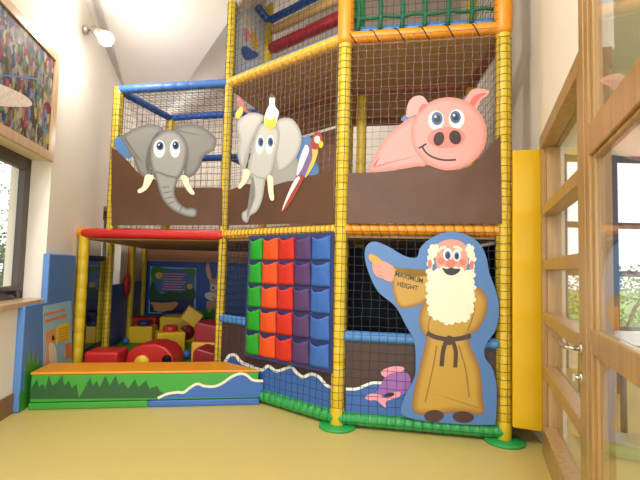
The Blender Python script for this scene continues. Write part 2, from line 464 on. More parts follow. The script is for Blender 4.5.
# ------------------------------------------------------------------ left windows
def left_window(n, wdw, sill):
    a0, a1, z0, z1 = wdw
    root = sempty('window_%d' % n, wl.w((a0+a1)/2, z0, -.2))
    fd = -.215; fw_ = .075
    mb = MB()
    for (p0, p1, y0, y1) in ((a0, a0+fw_, z0+.02, z1), (a1-fw_, a1, z0+.02, z1), (a0, a1, z0+.02, z0+.02+fw_), (a0, a1, z1-fw_, z1)):
        mb.box(wl.w((p0+p1)/2, (y0+y1)/2, fd), (p1-p0, .07, y1-y0), wl.e)
    obj('window_frame', mb, 'frame_dark', root, .006)
    mb = MB(); i = fw_
    for (p0, p1, y0, y1) in ((a0+i, a0+i+.045, z0+.02+i, z1-i), (a1-i-.045, a1-i, z0+.02+i, z1-i), (a0+i, a1-i, z0+.02+i, z0+.065+i), (a0+i, a1-i, z1-i-.045, z1-i)):
        mb.box(wl.w((p0+p1)/2, (y0+y1)/2, fd+.01), (p1-p0, .06, y1-y0), wl.e)
    obj('sash', mb, 'frame_dark', root, .005)
    mb = MB(); mb.box(wl.w((a0+a1)/2, (z0+z1)/2, fd), (a1-a0-.2, .01, z1-z0-.2), wl.e); obj('pane', mb, 'glass', root)
    if sill:
        mb = MB(); mb.box(wl.w((a0+a1)/2+.04, z0-.005, -.11), (a1-a0+.12, .30, .05), wl.e); obj('window_sill', mb, 'oak_frame', root, .006)
        mb = MB(); mb.box(wl.w(a1-.26, z0+.085, fd+.06), (.12, .02, .03), wl.e); mb.tube([wl.w(a1-.26, z0+.085, fd+.06), wl.w(a1-.26, z0+.05, fd+.1)], .009, 8)
        obj('window_handle', mb, 'black', root)
    return root
left_window(1, w1, True); left_window(2, w2, False)

# ------------------------------------------------------------------ right wall: door, post and glazed screen
FD = .13     # depth of the joinery
def rbox(mb, s0, s1, z0, z1, d0=0.0, d1=FD):
    mb.box(wr.w((s0+s1)/2, (z0+z1)/2, -(d0+d1)/2), (s1-s0, abs(d1-d0), z1-z0), wr.e)
door = sempty('door_1', J)
mb = MB(); rbox(mb, -.03, .03, 0, 2.34); obj('hinge_jamb', mb, 'oak', door, .004)
mb = MB(); rbox(mb, 1.33, 1.40, 0, 2.34, -.004, .12); obj('door_stile', mb, 'oak', door, .006)
mb = MB(); rbox(mb, .03, .07, .02, 2.24, .03, .1); obj('hinge_stile', mb, 'oak', door, .004)
mb = MB(); rbox(mb, -.03, 1.40, 2.24, 2.34, -.006, FD); obj('head_rail', mb, 'oak', door, .006)
for z in (1.80, 1.40, 1.02, .63):
    mb = MB(); rbox(mb, .07, 1.33, z-.075, z, 0, .10); obj('glazing_rail', mb, 'oak', door, .006)
mb = MB(); rbox(mb, .03, 1.33, .0, .2, -.006, .10); obj('bottom_rail', mb, 'oak', door, .006)
for z0, z1 in ((.2, .555), (.63, .945), (1.02, 1.325), (1.40, 1.725), (1.80, 2.24)):
    mb = MB(); rbox(mb, .07, 1.33, z0, z1, .082, .090); obj('pane', mb, 'glass', door)
hs = 1.372; hz = .965
mb = MB(); mb.tube([wr.w(hs, hz, .0), wr.w(hs, hz, .012)], .027, 20); mb.tube([wr.w(hs, hz, .01), wr.w(hs, hz, .062)], .0105, 12)
mb.tube([wr.w(hs, hz, .055), wr.w(hs-.02, hz, .062), wr.w(hs-.19, hz-.004, .062)], [.0105, .0115, .0115], 12)
mb.ball(wr.w(hs-.19, hz-.004, .062), .0118); obj('door_handle', mb, 'steel', door)
mb = MB(); mb.tube([wr.w(hs, hz-.13, .0), wr.w(hs, hz-.13, .012)], .027, 20); mb.tube([wr.w(hs, hz-.13, .01), wr.w(hs, hz-.13, .03)], .011, 12); mb.box(wr.w(hs, hz-.13, .035), (.01, .012, .035), wr.e)
obj('thumb_turn', mb, 'steel', door)
screen = sempty('window_3', wr.w(1.7, 0))
mb = MB(); rbox(mb, 1.405, 1.49, 0, 4.6, -.008, .045); obj('frame_post', mb, 'oak', screen, .006)
mb = MB(); rbox(mb, 1.495, 1.56, 0, 4.6, -.004, .045); rbox(mb, 1.56, 1.60, 0, 4.6, .008, .045); obj('screen_stile', mb, 'oak', screen, .006)
mb = MB(); rbox(mb, 1.56, 3.2, 1.80, 1.93, -.004, .045); rbox(mb, 1.60, 3.2, 1.78, 1.80, .008, .045); rbox(mb, 1.60, 3.2, 1.93, 1.95, .008, .045); obj('transom', mb, 'oak', screen, .006)
mb = MB(); rbox(mb, 1.56, 3.2, .975, 1.075, -.004, .045); obj('mid_rail', mb, 'oak', screen, .006)
mb = MB(); rbox(mb, 1.56, 3.2, 0, .14, -.004, .045); obj('bottom_rail', mb, 'oak', screen, .006)
mb = MB(); rbox(mb, 3.2, 3.32, 0, 4.6, -.02, .045); obj('frame_post', mb, 'oak', screen, .006)
for z0, z1 in ((.14, .975), (1.075, 1.78), (1.95, 4.6)):
    mb = MB(); rbox(mb, 1.60, 3.2, z0, z1, .018, .026); obj('pane', mb, 'glass', screen)

# ------------------------------------------------------------------ beyond the glass: next room and outdoors
gw = sempty('window_4', (4.2, 6.2, 0))
mb = MB()
for x in (2.75, 3.42, 4.12, 4.85, 5.6, 6.4): mb.box((x, 6.2, 1.5), (.1 if x != 4.12 else .13, .1, 3.0))
for z in (.55, 1.32, 2.0, 2.95): mb.box((4.6, 6.2, z), (3.8, .09, .08))
obj('mullions', mb, 'mullion', gw)
mb = MB(); mb.box((4.6, 6.21, 1.75), (3.8, .008, 2.4)); obj('pane', mb, 'glass', gw)
mb = MB(); mb.box((4.6, 6.25, .26), (3.9, .16, .52)); mb.box((4.6, 6.25, 3.3), (3.9, .16, .66)); struct('wall_far', mb, 'wall')
mb = MB(); mb.box((4.4, 4.6, 3.75), (4.4, 3.6, .1)); struct('ceiling_far', mb, 'ceil')
tb = thing('cafe_table', 'white topped table beyond the glazed screen', 'table', (2.95, 4.05, 0))
mb = MB(); mb.box((2.95, 4.05, .735), (.9, .75, .03)); obj('table_top', mb, 'table_white', tb, .008)
mb = MB(); mb.box((2.95, 4.05, .69), (.8, .65, .06)); obj('apron', mb, 'mullion', tb)
for sx_ in (-1, 1):
    for sy_ in (-1, 1):
        mb = MB(); mb.tube([(2.95+sx_*.38, 4.05+sy_*.3, 0), (2.95+sx_*.38, 4.05+sy_*.3, .7)], .025, 12); obj('leg', mb, 'mullion', tb)
ch = thing('wooden_chair', 'brown wooden chair behind the table beyond the glass', 'chair', (3.15, 4.75, 0))
mb = MB(); mb.box((3.15, 4.75, .45), (.42, .42, .035)); obj('seat', mb, 'chair_wood', ch, .012)
mb = MB(); mb.box((3.15, 4.95, .82), (.4, .03, .26)); obj('backrest', mb, 'chair_wood', ch, .012)
for sx_ in (-1, 1):
    mb = MB(); mb.tube([(3.15+sx_*.18, 4.57, 0), (3.15+sx_*.18, 4.57, .44)], .018, 10); obj('leg', mb, 'chair_wood', ch)
    mb = MB(); mb.tube([(3.15+sx_*.18, 4.93, 0), (3.15+sx_*.18, 4.93, .44), (3.15+sx_*.18, 4.95, .8)], .018, 10); obj('leg', mb, 'chair_wood', ch)
# outdoor ground and planting
mb = MB(); mb.box((0, 8, -.14), (60, 60, .06)); struct('ground', mb, 'lawn')
mb = MB(); mb.box((-4.6, 3.2, -.1), (2.0, 9, .04)); struct('path', mb, 'path')
def bush(name, label, c, r, h, mleaf, n, group):
    root = thing(name, label, 'shrub', (c[0], c[1], -.11), group); mb = MB()
    for i in range(n):
        th = random.uniform(0, 2*PI); ph = math.acos(random.uniform(-1, 1)); q = random.uniform(.55, 1)
        p = V3((c[0]+r*q*math.sin(ph)*math.cos(th), c[1]+r*q*math.sin(ph)*math.sin(th), h/2+h/2*q*math.cos(ph)))
        d = V3((random.uniform(-1, 1), random.uniform(-1, 1), random.uniform(-.6, .9))).normalized()
        e = d.cross(V3((random.uniform(-1, 1), random.uniform(-1, 1), random.uniform(-1, 1)))).normalized(); l = random.uniform(.05, .1)
        mb.add([p, p+d*l*.5+e*l*.35, p+d*l, p+d*l*.5-e*l*.35], [(0, 1, 2, 3)])
    obj('foliage', mb, mleaf, root)
    mb = MB()
    for a in range(4): mb.tube([(c[0], c[1], -.11), (c[0]+.2*r*math.cos(a*1.6), c[1]+.2*r*math.sin(a*1.6), h*.4), (c[0]+.5*r*math.cos(a*1.6), c[1]+.5*r*math.sin(a*1.6), h*.75)], [.03, .02, .008], 7)
    obj('stem', mb, 'bark', root)
g_ = 'shrubs outside the windows'
bush('garden_shrub', 'low dark green shrub seen at the foot of the left window', (-5.3, 7.2), .9, 1.75, 'leaf', 3200, g_)
bush('garden_shrub', 'tall pale green shrub seen high in the left window', (-7.0, 9.6), 1.7, 5.0, 'leaf_pale', 2600, g_)
bush('garden_shrub', 'broad pale shrub outside the window beyond the glazed screen', (6.3, 9.2), 1.4, 1.5, 'leaf_pale', 2500, g_)

# ------------------------------------------------------------------ picture on the left wall
pa1, pz1 = wl.px(61.9, 58.1, .03); pb, pz0 = wl.px(51.9, 161.5, .03)
pa1 = (pa1+pb)/2; pa0 = pa1-2.1; fwid = .085
pic = thing('framed_collage', 'large oak framed collage of tiny painted figures above the left window', 'picture', wl.w((pa0+pa1)/2, pz0, 0))
mb = MB()
for (p0, p1, y0, y1) in ((pa0, pa0+fwid, pz0, pz1), (pa1-fwid, pa1, pz0, pz1), (pa0+fwid, pa1-fwid, pz0, pz0+fwid), (pa0+fwid, pa1-fwid, pz1-fwid, pz1)):
    mb.box(wl.w((p0+p1)/2, (y0+y1)/2, .017), (p1-p0, .03, y1-y0), wl.e)
obj('frame', mb, 'oak_frame', pic, .004)
mb = MB(); mb.box(wl.w((pa0+pa1)/2, (pz0+pz1)/2, .008), (pa1-pa0-.1, .01, pz1-pz0-.1), wl.e); obj('collage_print', mb, 'collage', pic)
art = Art(wl, .0148, pic)
art.put('pale_patch', [(-14, 80), (0, 84), (14, 90), (24, 95), (31, 101), (31, 106), (20, 107), (0, 106), (-14, 104)], 'speckle', 0)
art.put('blue_line', stroke(opensm([(-14, 76), (0, 75.5), (12, 76), (22, 77), (36, 79), (40, 82)]), 1.4), 'sky_blue', 0, smooth=False)

# ------------------------------------------------------------------ spotlight on the left wall
lampP = plb.w(*plb.px(86, 30, -.0)) + V3((-.03, 0, 0))
sl = thing('wall_spotlight', 'small bright metal spotlight high on the left wall', 'wall light', lampP)
mb = MB(); mb.tube([lampP, lampP+wl.n*.05], .05, 20); obj('wall_plate', mb, 'steel', sl)
plh = Plane(W0+wl.n*(BT+.13), W0+wl.n*(BT+.13)+le); plh2 = Plane(W0+wl.n*(BT+.30), W0+wl.n*(BT+.30)+le)
hd = plh.w(*plh.px(95, 30)); he = plh2.w(*plh2.px(105, 38))
mb = MB(); mb.tube([lampP+wl.n*.05, lampP+wl.n*.10+V3((0, 0, .02)), hd], .012, 10); obj('arm', mb, 'steel', sl)
ax = (he-hd).normalized()
mb = MB(); mb.tube([hd-ax*.05, hd-ax*.04, hd+ax*.02, he], [.02, .04, .05, .058], 22); obj('lamp_head', mb, 'steel', sl)
mb = MB(); mb.ball(he+ax*.03, .075, ez=ax, ex=V3((0, 1, 0)).cross(ax).normalized(), ey=ax.cross(V3((0, 1, 0)).cross(ax)).normalized(), sz=.9); obj('bulb', mb, 'lamp', sl)

# ------------------------------------------------------------------ the soft play frame
fr = thing('soft_play_frame', 'tall yellow-post indoor play frame with padded tubes, brown decks and black netting', 'play frame', A)
RP = .06
def post(P, z0, z1, m='yellow', wrap=None, pad=False, r=RP, step=.17, sleeve=None):
    mb = MB(); mb.foam((P.x, P.y, z0), (P.x, P.y, z1), r, step, .005, 18, .001); o = obj('post', mb, m, fr)
    if wrap:
        wm, w0, w1_ = wrap; mb = MB(); n = round((w1_-w0)/.062); rr = r+.003
        for i in range(n+1):
            z = w0+(w1_-w0)*i/n; pr = None
            pts = [V3((P.x+rr*math.cos(a), P.y+rr*math.sin(a), z+random.uniform(-.004, .004))) for a in (2*PI*j/10 for j in range(10))]
            for j in range(10): mb.line(pts[j], pts[(j+1) % 10], .0019)
        for j in range(7):
            a = 2*PI*j/7+.3; pts = [V3((P.x+rr*math.cos(a+.03*math.sin(i*1.7)), P.y+rr*math.sin(a+.03*math.sin(i*1.7)), w0+(w1_-w0)*i/n)) for i in range(n+1)]
            for i in range(n): mb.line(pts[i], pts[i+1], .0019)
        obj('net_wrap', mb, wm, o)
    if pad:
        mb = MB(); mb.disc((P.x, P.y-.02, 0), .15, .022); obj('foot_pad', mb, 'green', o)['label'] = 'round green foot pad'
    if sleeve:
        mb = MB(); mb.foam((P.x, P.y, sleeve[0]), (P.x, P.y, sleeve[1]), r+.012, .5, .008, 18, .003); o2 = obj('sleeve', mb, 'orange', o); o2['label'] = 'orange padded sleeve'
    return o
post(A, 0, 5.2, wrap=('net', .16, 3.2), pad=True, sleeve=(3.24, 5.1))
post(B, 0, 5.2, wrap=('net', .16, 3.2), pad=True, sleeve=(3.24, 5.1))
post(C, 0, 5.2, wrap=('net', .3, 5.0), r=.05)
post(D, Z1-.02, Z2+.02, wrap=('net', Z1+.05, Z2), r=.055)
post(E1, .0, Z1+.03, r=.058)
for P, top in ((A1, 5.0), (B1, 5.0), (C1, 4.9), (A2, 4.4), (B2, 4.4), (V3((.43, 4.78, 0)), Z2)): post(P, 0, top, r=.055)
post(D1, Z1, Z2, r=.055)
for (x, y) in ((-2.88, 6.05), (-3.06, 7.2), (-3.22, 8.1)): post(V3((x, y, 0)), .08, Z1-.05, r=.05, m='yellow', wrap=('net', .1, Z1-.1) if y < 6.5 else None)

def tube(P, zp, Q, zq, m, r=.05, step=.12, groove=.005, lace=None, off=V3((0, 0, 0)), jit=.001):
    p = V3((P.x, P.y, zp))+off; q = V3((Q.x, Q.y, zq))+off
    mb = MB(); mb.foam(p, q, r, step, groove, 16, jit); o = obj('padded_tube', mb, m, fr)
    if lace:
        pts = []; t = (q-p).normalized(); x = V3((0, 0, 1)); y = t.cross(x); L = (q-p).length; n = int(L/lace[1]*10)
        for i in range(n+1):
            a = 2*PI*i/10; pts.append(p+t*(L*i/n)+(x*math.cos(a)+y*math.sin(a))*(r+.003))
        mb = MB(); mb.tube(pts, lace[2] if len(lace) > 2 else .004, 5); obj('lacing', mb, lace[0], o)
    return o
tube(E1, Z1, C, Z1-.01, 'red', .056, .45, .004, off=V3((0, -.02, 0)))
mb = MB(); mb.foam((E1.x-.06, E1.y+.005, Z1+.0), (E1.x+.1, E1.y-.03, Z1+.0), .062, .2, .006); obj('corner_sleeve', mb, 'orange', fr)['label'] = 'orange corner sleeve on the red tube'
tube(C, Z1, A, Z1, 'amber', .052, .055, .008, ('cord', .055, .004))
tube(A, Z1, B, Z1, 'orange', .05, .075, .006, ('cord', .075, .003))
tube(C, Z2, A, Z2, 'amber', .055, .095, .008)
tube(A, Z2, B, Z2, 'orange', .052, .2, .006, ('cord_dark', .2, .005))
tube(D, Z2, C, Z2, 'blue', .05, .16, .004)
tube(D, Z2-.01, D1, Z2-.01, 'deep_blue', .045); tube(D1, Z2, C1, Z2, 'deep_blue', .045); tube(C, Z2, C1, Z2, 'blue', .045)
tube(D1, 2.72, C1, 2.72, 'deep_blue', .045); tube(C, 2.5, C1, 2.5, 'deep_blue', .04)
tube(C, .74, A, .74, 'sky_blue', .045, .09, .004); tube(A, .74, B, .74, 'sky_blue', .045, .09, .004)
tube(C, .075, A, .075, 'green', .062, .075, .008); tube(A, .075, B, .075, 'green', .058, .075, .008)
# top level of the middle bay
tube(C, Z2+.085, A, Z2+.085, 'sky_blue', .04, .2, .003, off=pl2.n*-.08)
tube(C, 4.52, C1, 4.52, 'deep_blue', .05); tube(C1, 4.52, A1, 4.52, 'deep_blue', .05); tube(C1, 4.9, A1, 4.9, 'sky_blue', .06)
tube(A, Z2+.1, B, Z2+.1, 'sky_blue', .045, .25, .004, off=pl3.n*-.1)
for z, m, r in ((4.36, 'tan', .06), (4.12, 'maroon', .075)):
    p = V3((C1.x+.06, C1.y-.06, z)); q = V3((A1.x-.05, A1.y+.04, z)); mb = MB(); mb.foam(p, q, r, .6, .01); o = obj('roller', mb, m, fr)
# brown beams under the second level
tube(A1, Z2-.06, B1, Z2-.06, 'brown_tube', .045, .6); tube(B, Z2-.06, B1, Z2-.06, 'brown_tube', .045, .6); tube(A, Z2-.06, A1, Z2-.06, 'brown_tube', .045, .6)
tube(C1, Z2-.06, A1, Z2-.06, 'brown_tube', .045, .6); tube(A2, Z2-.08, B2, Z2-.08, 'brown_tube', .05, .6); tube(A1, 2.35, A2, 2.35, 'sky_blue', .045)
tube(C, Z1+.42, C1, Z1+.42, 'brown_tube', .045)
# decks
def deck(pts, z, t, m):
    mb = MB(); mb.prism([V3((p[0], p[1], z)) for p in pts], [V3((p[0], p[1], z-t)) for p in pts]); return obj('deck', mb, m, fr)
C2 = C1+V3((.3, .95, 0))
i_ = .02
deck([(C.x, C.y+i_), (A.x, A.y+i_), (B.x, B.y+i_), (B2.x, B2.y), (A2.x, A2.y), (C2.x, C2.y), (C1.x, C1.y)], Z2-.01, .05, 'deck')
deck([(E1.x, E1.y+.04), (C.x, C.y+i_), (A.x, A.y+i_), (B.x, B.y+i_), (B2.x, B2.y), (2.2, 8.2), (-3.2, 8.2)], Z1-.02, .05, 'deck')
# brown and black sheets inside
def upright(P, Q, z0, z1, m, name, t=.02):
    pl = Plane(P, Q); mb = MB(); mb.box(pl.w(pl.L/2, (z0+z1)/2), (pl.L, t, z1-z0), pl.e); return obj(name, mb, m, fr)
k('brown_inner', 176, 120, 88, rough=.5)
upright(C2, A2, Z1, Z2-.1, 'brown_inner', 'back_sheet'); 
 
upright(A1+V3((-.62, .5, 0)), A1, .02, Z1-.1, 'black', 'back_sheet'); upright(A1, B1, .02, Z1-.1, 'black', 'back_sheet')
upright(B+back*.06, B1, .02, Z1-.1, 'black', 'side_sheet')
mb = MB(); f = [V3((p.x, p.y, .03)) for p in (C+V3((.02, .04, 0)), A+V3((0, .04, 0)), B+V3((0, .04, 0)), B1, A1, C1)]; mb.prism(f, [q-V3((0, 0, .03)) for q in f]); obj('base_mat', mb, 'black', fr)
# nets
G = .072
def bay_net(pl, a0, a1, z0, z1, m, off=.055, g=G, r=.0021, name='net'):
    return net(name, [pl.w(a0, z0, off), pl.w(a1, z0, off), pl.w(a1, z1, off), pl.w(a0, z1, off)], g, g, m, fr, r)
bay_net(pl1, .05, pl1.L-.05, Z1+.05, Z2-.02, 'net', .04, .075)
bay_net(pl2, .05, pl2.L-.05, Z1+.05, Z2-.02, 'net_grey', .05, .062, .0016)
bay_net(pl3, .05, pl3.L-.05, Z1+.05, Z2-.02, 'net_grey', .05, .065, .0016)
bay_net(pl2, .05, pl2.L-.05, .06, Z1-.02, 'net', .056)
bay_net(pl3, .05, pl3.L-.05, .06, Z1-.02, 'net', .056)
bay_net(pl2, .05, pl2.L-.05, Z2+.05, Z3, 'net', .05, .066, .0018)
bay_net(pl3, .05, pl3.L-.05, Z2+.05, Z3, 'net', .05, .06, .0018)
def quadnet(P, Q, z0, z1, m, g=.08): return net('net', [(P.x, P.y, z0), (Q.x, Q.y, z0), (Q.x, Q.y, z1), (P.x, P.y, z1)], g, g, m, fr)
quadnet(D, D1, Z1, Z2, 'net'); quadnet(D1, C1, Z1, Z2, 'net'); quadnet(B, B1, Z1, Z2, 'net'); quadnet(B1, B2, Z1, Z2, 'net'); quadnet(B, B1, Z2, Z3, 'net')
quadnet(C, C1, .1, Z1, 'net'); quadnet(C1, A1, Z2, Z3-.4, 'net_grey')
net('roof_net', [(D.x, D.y, Z2), (C.x, C.y, Z2), (C1.x, C1.y, Z2), (D1.x, D1.y, Z2)], .07, .07, 'net', fr)
# green rope ladder net on the top of the right bay
mb = MB()
for i in range(7):
    a = .1+i*.19
    pts = [pl3.w(a+.01*math.sin(j), Z2+.07+j*.1, -.03+.008*math.cos(j*2)) for j in range(17)]; mb.tube(pts, .02, 8)
for z in (Z2+.2, Z2+.5, Z2+.8, Z2+1.15):
    pts = [pl3.w(.06+j*.065, z-.02*abs(math.sin(j*.75)), -.03) for j in range(19)]; mb.tube(pts, .015, 8)
o = obj('climbing_net', mb, 'net_green', fr); o['label'] = 'thick green rope climbing net'
mb = MB(); mb.foam(pl3.w(.1, Z2+.05, -.12), pl3.w(.1, 4.9, -.12), .055, .3); obj('padded_tube', mb, 'green', fr)
# painted side sheet at the top left of the middle bay
plm = Plane(C, C1)
mb = MB(); mb.box(plm.w(plm.L/2, 3.95, -.03), (plm.L-.1, .01, 1.2), plm.e); ms = obj('mural_sheet', mb, K['mural'], fr); ms['label'] = 'pale blue mural sheet with painted figures'
art = Art(plm, -.0215, ms)
art.put('white_cloud', [(241, 20), (246, 14), (252, 22), (255, 34), (250, 40), (244, 36)], 'white', 0)
art.put('gold_figure', [(250, 34), (254, 32), (258, 40), (257, 50), (252, 46)], 'parrot_gold', 1)
art.put('pink_figure', [(243, 30), (247, 28), (250, 36), (246, 42)], 'fish_pink', 1)
art.put('blue_wave', [(241, 50), (246, 46), (252, 50), (258, 53), (257, 57), (246, 60)], 'sea', 1)

# ------------------------------------------------------------------ printed panels tied on the frame
OFF = .062
def eye(art, par, cx, cy, rx, ry, ix, iy, ir, iry, tf, m='white'):
    e = art.put('eye', ell(cx, cy, rx, ry), m, 4, smooth=False, tf=tf, parent=par)
    art.put('iris', ell(ix, iy, ir, iry), 'iris', 5, smooth=False, tf=tf, parent=e)
    art.put('pupil', ell(ix, iy, ir*.62, iry*.6), 'pupil', 6, smooth=False, tf=tf, parent=e)
    art.put('highlight', ell(ix-ir*.28, iy-iry*.3, ir*.2, iry*.2, n=12), 'white', 7, smooth=False, tf=tf, parent=e)
    return e
# 1: elephant on the left bay
ep = thing('elephant_banner', 'brown mud panel with a cartoon grey elephant in the left bay', 'play banner', pl1.w(pl1.L/2, Z1+.07, OFF))
ar = Art(pl1, OFF, ep); tf = T(100, 70, 3)
ar.put('mud_sheet', [(34, 232), (50, 240), (62, 252), (85, 275), (110, 305), (140, 320), (200, 340), (230, 352), (366, 354), (366, 466), (34, 466)], 'brown', 0, .004, False, tf)
ar.put('blue_backing', [(40, 215), (60, 200), (82, 228), (95, 262), (70, 262), (52, 245)], 'sign_blue', -1, .002, True, tf)
airbrush(ar, 'ear', [(62, 202), (75, 192), (110, 172), (150, 162), (178, 168), (190, 182), (165, 215), (152, 250), (150, 290), (156, 310), (145, 320), (125, 318), (112, 300), (100, 265), (88, 250), (78, 228)], 'grey_dark', 'grey', 1, 4, 1.0, tf)
airbrush(ar, 'ear', [(222, 182), (240, 168), (275, 162), (310, 172), (340, 195), (350, 212), (342, 240), (325, 250), (310, 262), (300, 290), (285, 312), (265, 322), (252, 305), (258, 250), (245, 210)], 'grey_dark', 'grey', 1, 4, 1.0, tf)
hd_ = airbrush(ar, 'head', [(190, 182), (222, 180), (245, 195), (262, 225), (262, 260), (255, 290), (240, 320), (215, 335), (172, 330), (158, 310), (148, 270), (150, 235), (160, 205)], 'grey_dark', 'grey_light', 2, 4, 1.0, tf)
airbrush(ar, 'trunk', [(165, 305), (205, 315), (232, 325), (224, 365), (234, 393), (258, 413), (275, 412), (290, 420), (288, 438), (270, 442), (235, 430), (205, 410), (186, 385), (174, 350)], 'grey_dark', 'grey_light', 3, 4, .7, tf)
ar.put('trunk_crease', [stroke([(186+i*5, 352+i*17), (208+i*5, 350+i*15)], 3) for i in range(4)] + [stroke([(246, 408), (238, 428)], 3)], 'grey_dark', 4, smooth=False, tf=tf)
ar.put('tusk', [(137, 315), (160, 318), (155, 335), (140, 358), (118, 370), (113, 360), (128, 348)], 'ivory', 4.8, tf=tf)
ar.put('tusk', [(243, 318), (262, 320), (270, 345), (284, 370), (272, 372), (255, 350)], 'ivory', 4.8, tf=tf)
eye(ar, hd_, 178, 236, 17, 27, 180, 228, 11, 13, tf); eye(ar, hd_, 225, 236, 15, 27, 227, 226, 10, 13, tf)
# 2: elephant with birds on the middle bay
e2 = thing('elephant_bird_banner', 'brown mud panel with a pale elephant, white bird and parrot in the middle bay', 'play banner', pl2.w(pl2.L/2, Z1+.07, OFF))
ar = Art(pl2, OFF, e2); tf = T(220, 80, 3)
ar.put('mud_sheet', [(28, 330), (80, 312), (160, 316), (230, 296), (336, 273), (341, 428), (24, 436)], 'brown', 0, .004, False, tf)
ar.put('blue_backing', [(228, 165), (250, 172), (268, 166), (280, 200), (286, 240), (296, 278), (262, 292), (205, 304), (205, 262), (225, 225)], 'sign_blue', -1, .002, True, tf)
ar.put('body', [(150, 262), (180, 262), (225, 228), (236, 294), (200, 304), (160, 314), (140, 300)], 'grey_light', 1, tf=tf)
airbrush(ar, 'ear', [(50, 130), (75, 105), (105, 98), (130, 110), (115, 145), (95, 190), (85, 235), (75, 265), (60, 255), (52, 215), (58, 180)], 'grey_light', 'grey_pale', 2, 4, .8, tf)
airbrush(ar, 'ear', [(170, 125), (195, 113), (220, 120), (240, 150), (245, 185), (232, 225), (210, 255), (190, 270), (172, 270), (165, 220), (172, 165)], 'grey_light', 'grey_pale', 2, 4, .8, tf)
hd_ = airbrush(ar, 'head', [(112, 150), (125, 132), (145, 128), (165, 130), (178, 160), (175, 200), (165, 240), (155, 280), (130, 302), (95, 300), (82, 270), (92, 220), (100, 180)], 'grey_light', 'grey_pale', 3, 4, .8, tf)
airbrush(ar, 'trunk', [(92, 280), (115, 290), (134, 296), (132, 330), (125, 365), (110, 395), (90, 408), (82, 428), (68, 420), (66, 400), (82, 385), (98, 355), (98, 320)], 'grey_light', 'grey_pale', 4, 4, .6, tf)
ar.put('tusk', [(72, 268), (90, 275), (82, 300), (62, 325), (54, 320), (66, 298)], 'ivory', 6, tf=tf)
ar.put('tusk', [(143, 290), (158, 292), (160, 330), (162, 358), (152, 360), (145, 335)], 'ivory', 6, tf=tf)
for cx in (120, 149):
    e = ar.put('eye', ell(cx, 194, 12, 29, .08), 'white', 5, smooth=False, tf=tf, parent=hd_)
    ar.put('iris', ell(cx+2, 186, 8, 14), 'iris', 6, smooth=False, tf=tf, parent=e); ar.put('pupil', ell(cx+3, 186, 4, 7), 'pupil', 7, smooth=False, tf=tf, parent=e)
b_ = ar.put('white_bird', [(132, 120), (138, 95), (147, 75), (148, 55), (155, 45), (164, 52), (165, 78), (176, 95), (171, 120), (165, 138), (150, 148), (138, 140)], 'white', 5, tf=tf)
ar.put('bird_breast', [(134, 112), (150, 120), (166, 112), (166, 138), (151, 149), (138, 141)], 'beak', 6, tf=tf, parent=b_)
ar.put('bird_beak', [(149, 52), (153, 41), (160, 44), (163, 52)], 'pupil', 6, tf=tf, parent=b_)
ar.put('small_bird', [(50, 55), (60, 50), (72, 70), (78, 88), (92, 96), (88, 102), (70, 92), (56, 80)], 'parrot_red', 1, tf=tf)
ar.put('small_bird_breast', [(45, 108), (54, 88), (66, 80), (68, 98), (55, 116)], 'beak', 2, tf=tf)
pr = ar.put('parrot', [(258, 192), (276, 198), (282, 225), (272, 262), (252, 292), (228, 296), (233, 266), (246, 230)], 'parrot_purple', 2, tf=tf)
ar.put('chest', [(278, 202), (294, 206), (287, 240), (272, 272), (254, 294), (266, 262), (277, 232)], 'parrot_gold', 3, tf=tf, parent=pr)
hd2 = ar.put('head', [(278, 172), (286, 156), (298, 156), (306, 170), (302, 200), (290, 208), (276, 205), (271, 190)], 'parrot_red', 4, tf=tf, parent=pr)
ar.put('wing', [(258, 194), (267, 210), (256, 240), (243, 270), (230, 286), (236, 248), (247, 215)], 'white', 3, tf=tf, parent=pr)
ar.put('face', [(284, 172), (296, 168), (300, 184), (292, 190), (284, 184)], 'white', 5, tf=tf, parent=pr)
ar.put('beak', [(297, 182), (308, 186), (309, 196), (302, 204), (296, 194)], 'beak', 6, tf=tf, parent=pr)
ar.put('tail', [(226, 294), (252, 290), (228, 340), (203, 380), (184, 394), (200, 352)], 'parrot_red', 3, tf=tf, parent=pr)
ar.put('tail_stripe', [(226, 297), (239, 295), (207, 352), (186, 392), (202, 345)], 'white', 4, tf=tf, parent=pr)
# 3: pig on the right bay
pg = thing('pig_banner', 'brown mud panel with a smiling cartoon pink pig in the right bay', 'play banner', pl3.w(pl3.L/2, Z1+.07, OFF))
ar = Art(pl3, OFF, pg); tf = T(340, 70, 2.822)
ar.put('mud_sheet', opensm([(22, 290), (85, 289), (150, 284), (240, 268), (300, 284), (360, 275), (405, 235), (452, 183)]) + [(457, 433), (22, 433)], 'brown', 0, .004, False, tf)
ar.put('blue_backing', [(172, 140), (192, 122), (215, 112), (245, 112), (240, 150), (200, 150)], 'sign_blue', -1, .002, True, tf)
airbrush(ar, 'body', [(84, 285), (95, 250), (115, 210), (150, 170), (190, 140), (215, 132), (240, 150), (245, 260), (215, 272), (150, 282)], 'pink_deep', 'pink', 1, 5, 1.0, tf)
ear = ar.put('ear', [(187, 125), (192, 95), (205, 78), (222, 72), (238, 78), (250, 102), (235, 118), (210, 128), (192, 134)], 'pink', 2, tf=tf)
ar.put('inner_ear', [(222, 112), (232, 96), (246, 98), (238, 114), (226, 120)], 'pink_dark', 3, tf=tf, parent=ear)
ear = ar.put('ear', [(350, 92), (358, 74), (370, 58), (388, 52), (420, 58), (415, 72), (397, 85), (386, 110), (372, 108)], 'pink', 1, tf=tf)
ar.put('inner_ear', [(364, 98), (376, 76), (396, 66), (414, 66), (394, 80), (382, 98), (374, 104)], 'pink_dark', 2, tf=tf, parent=ear)
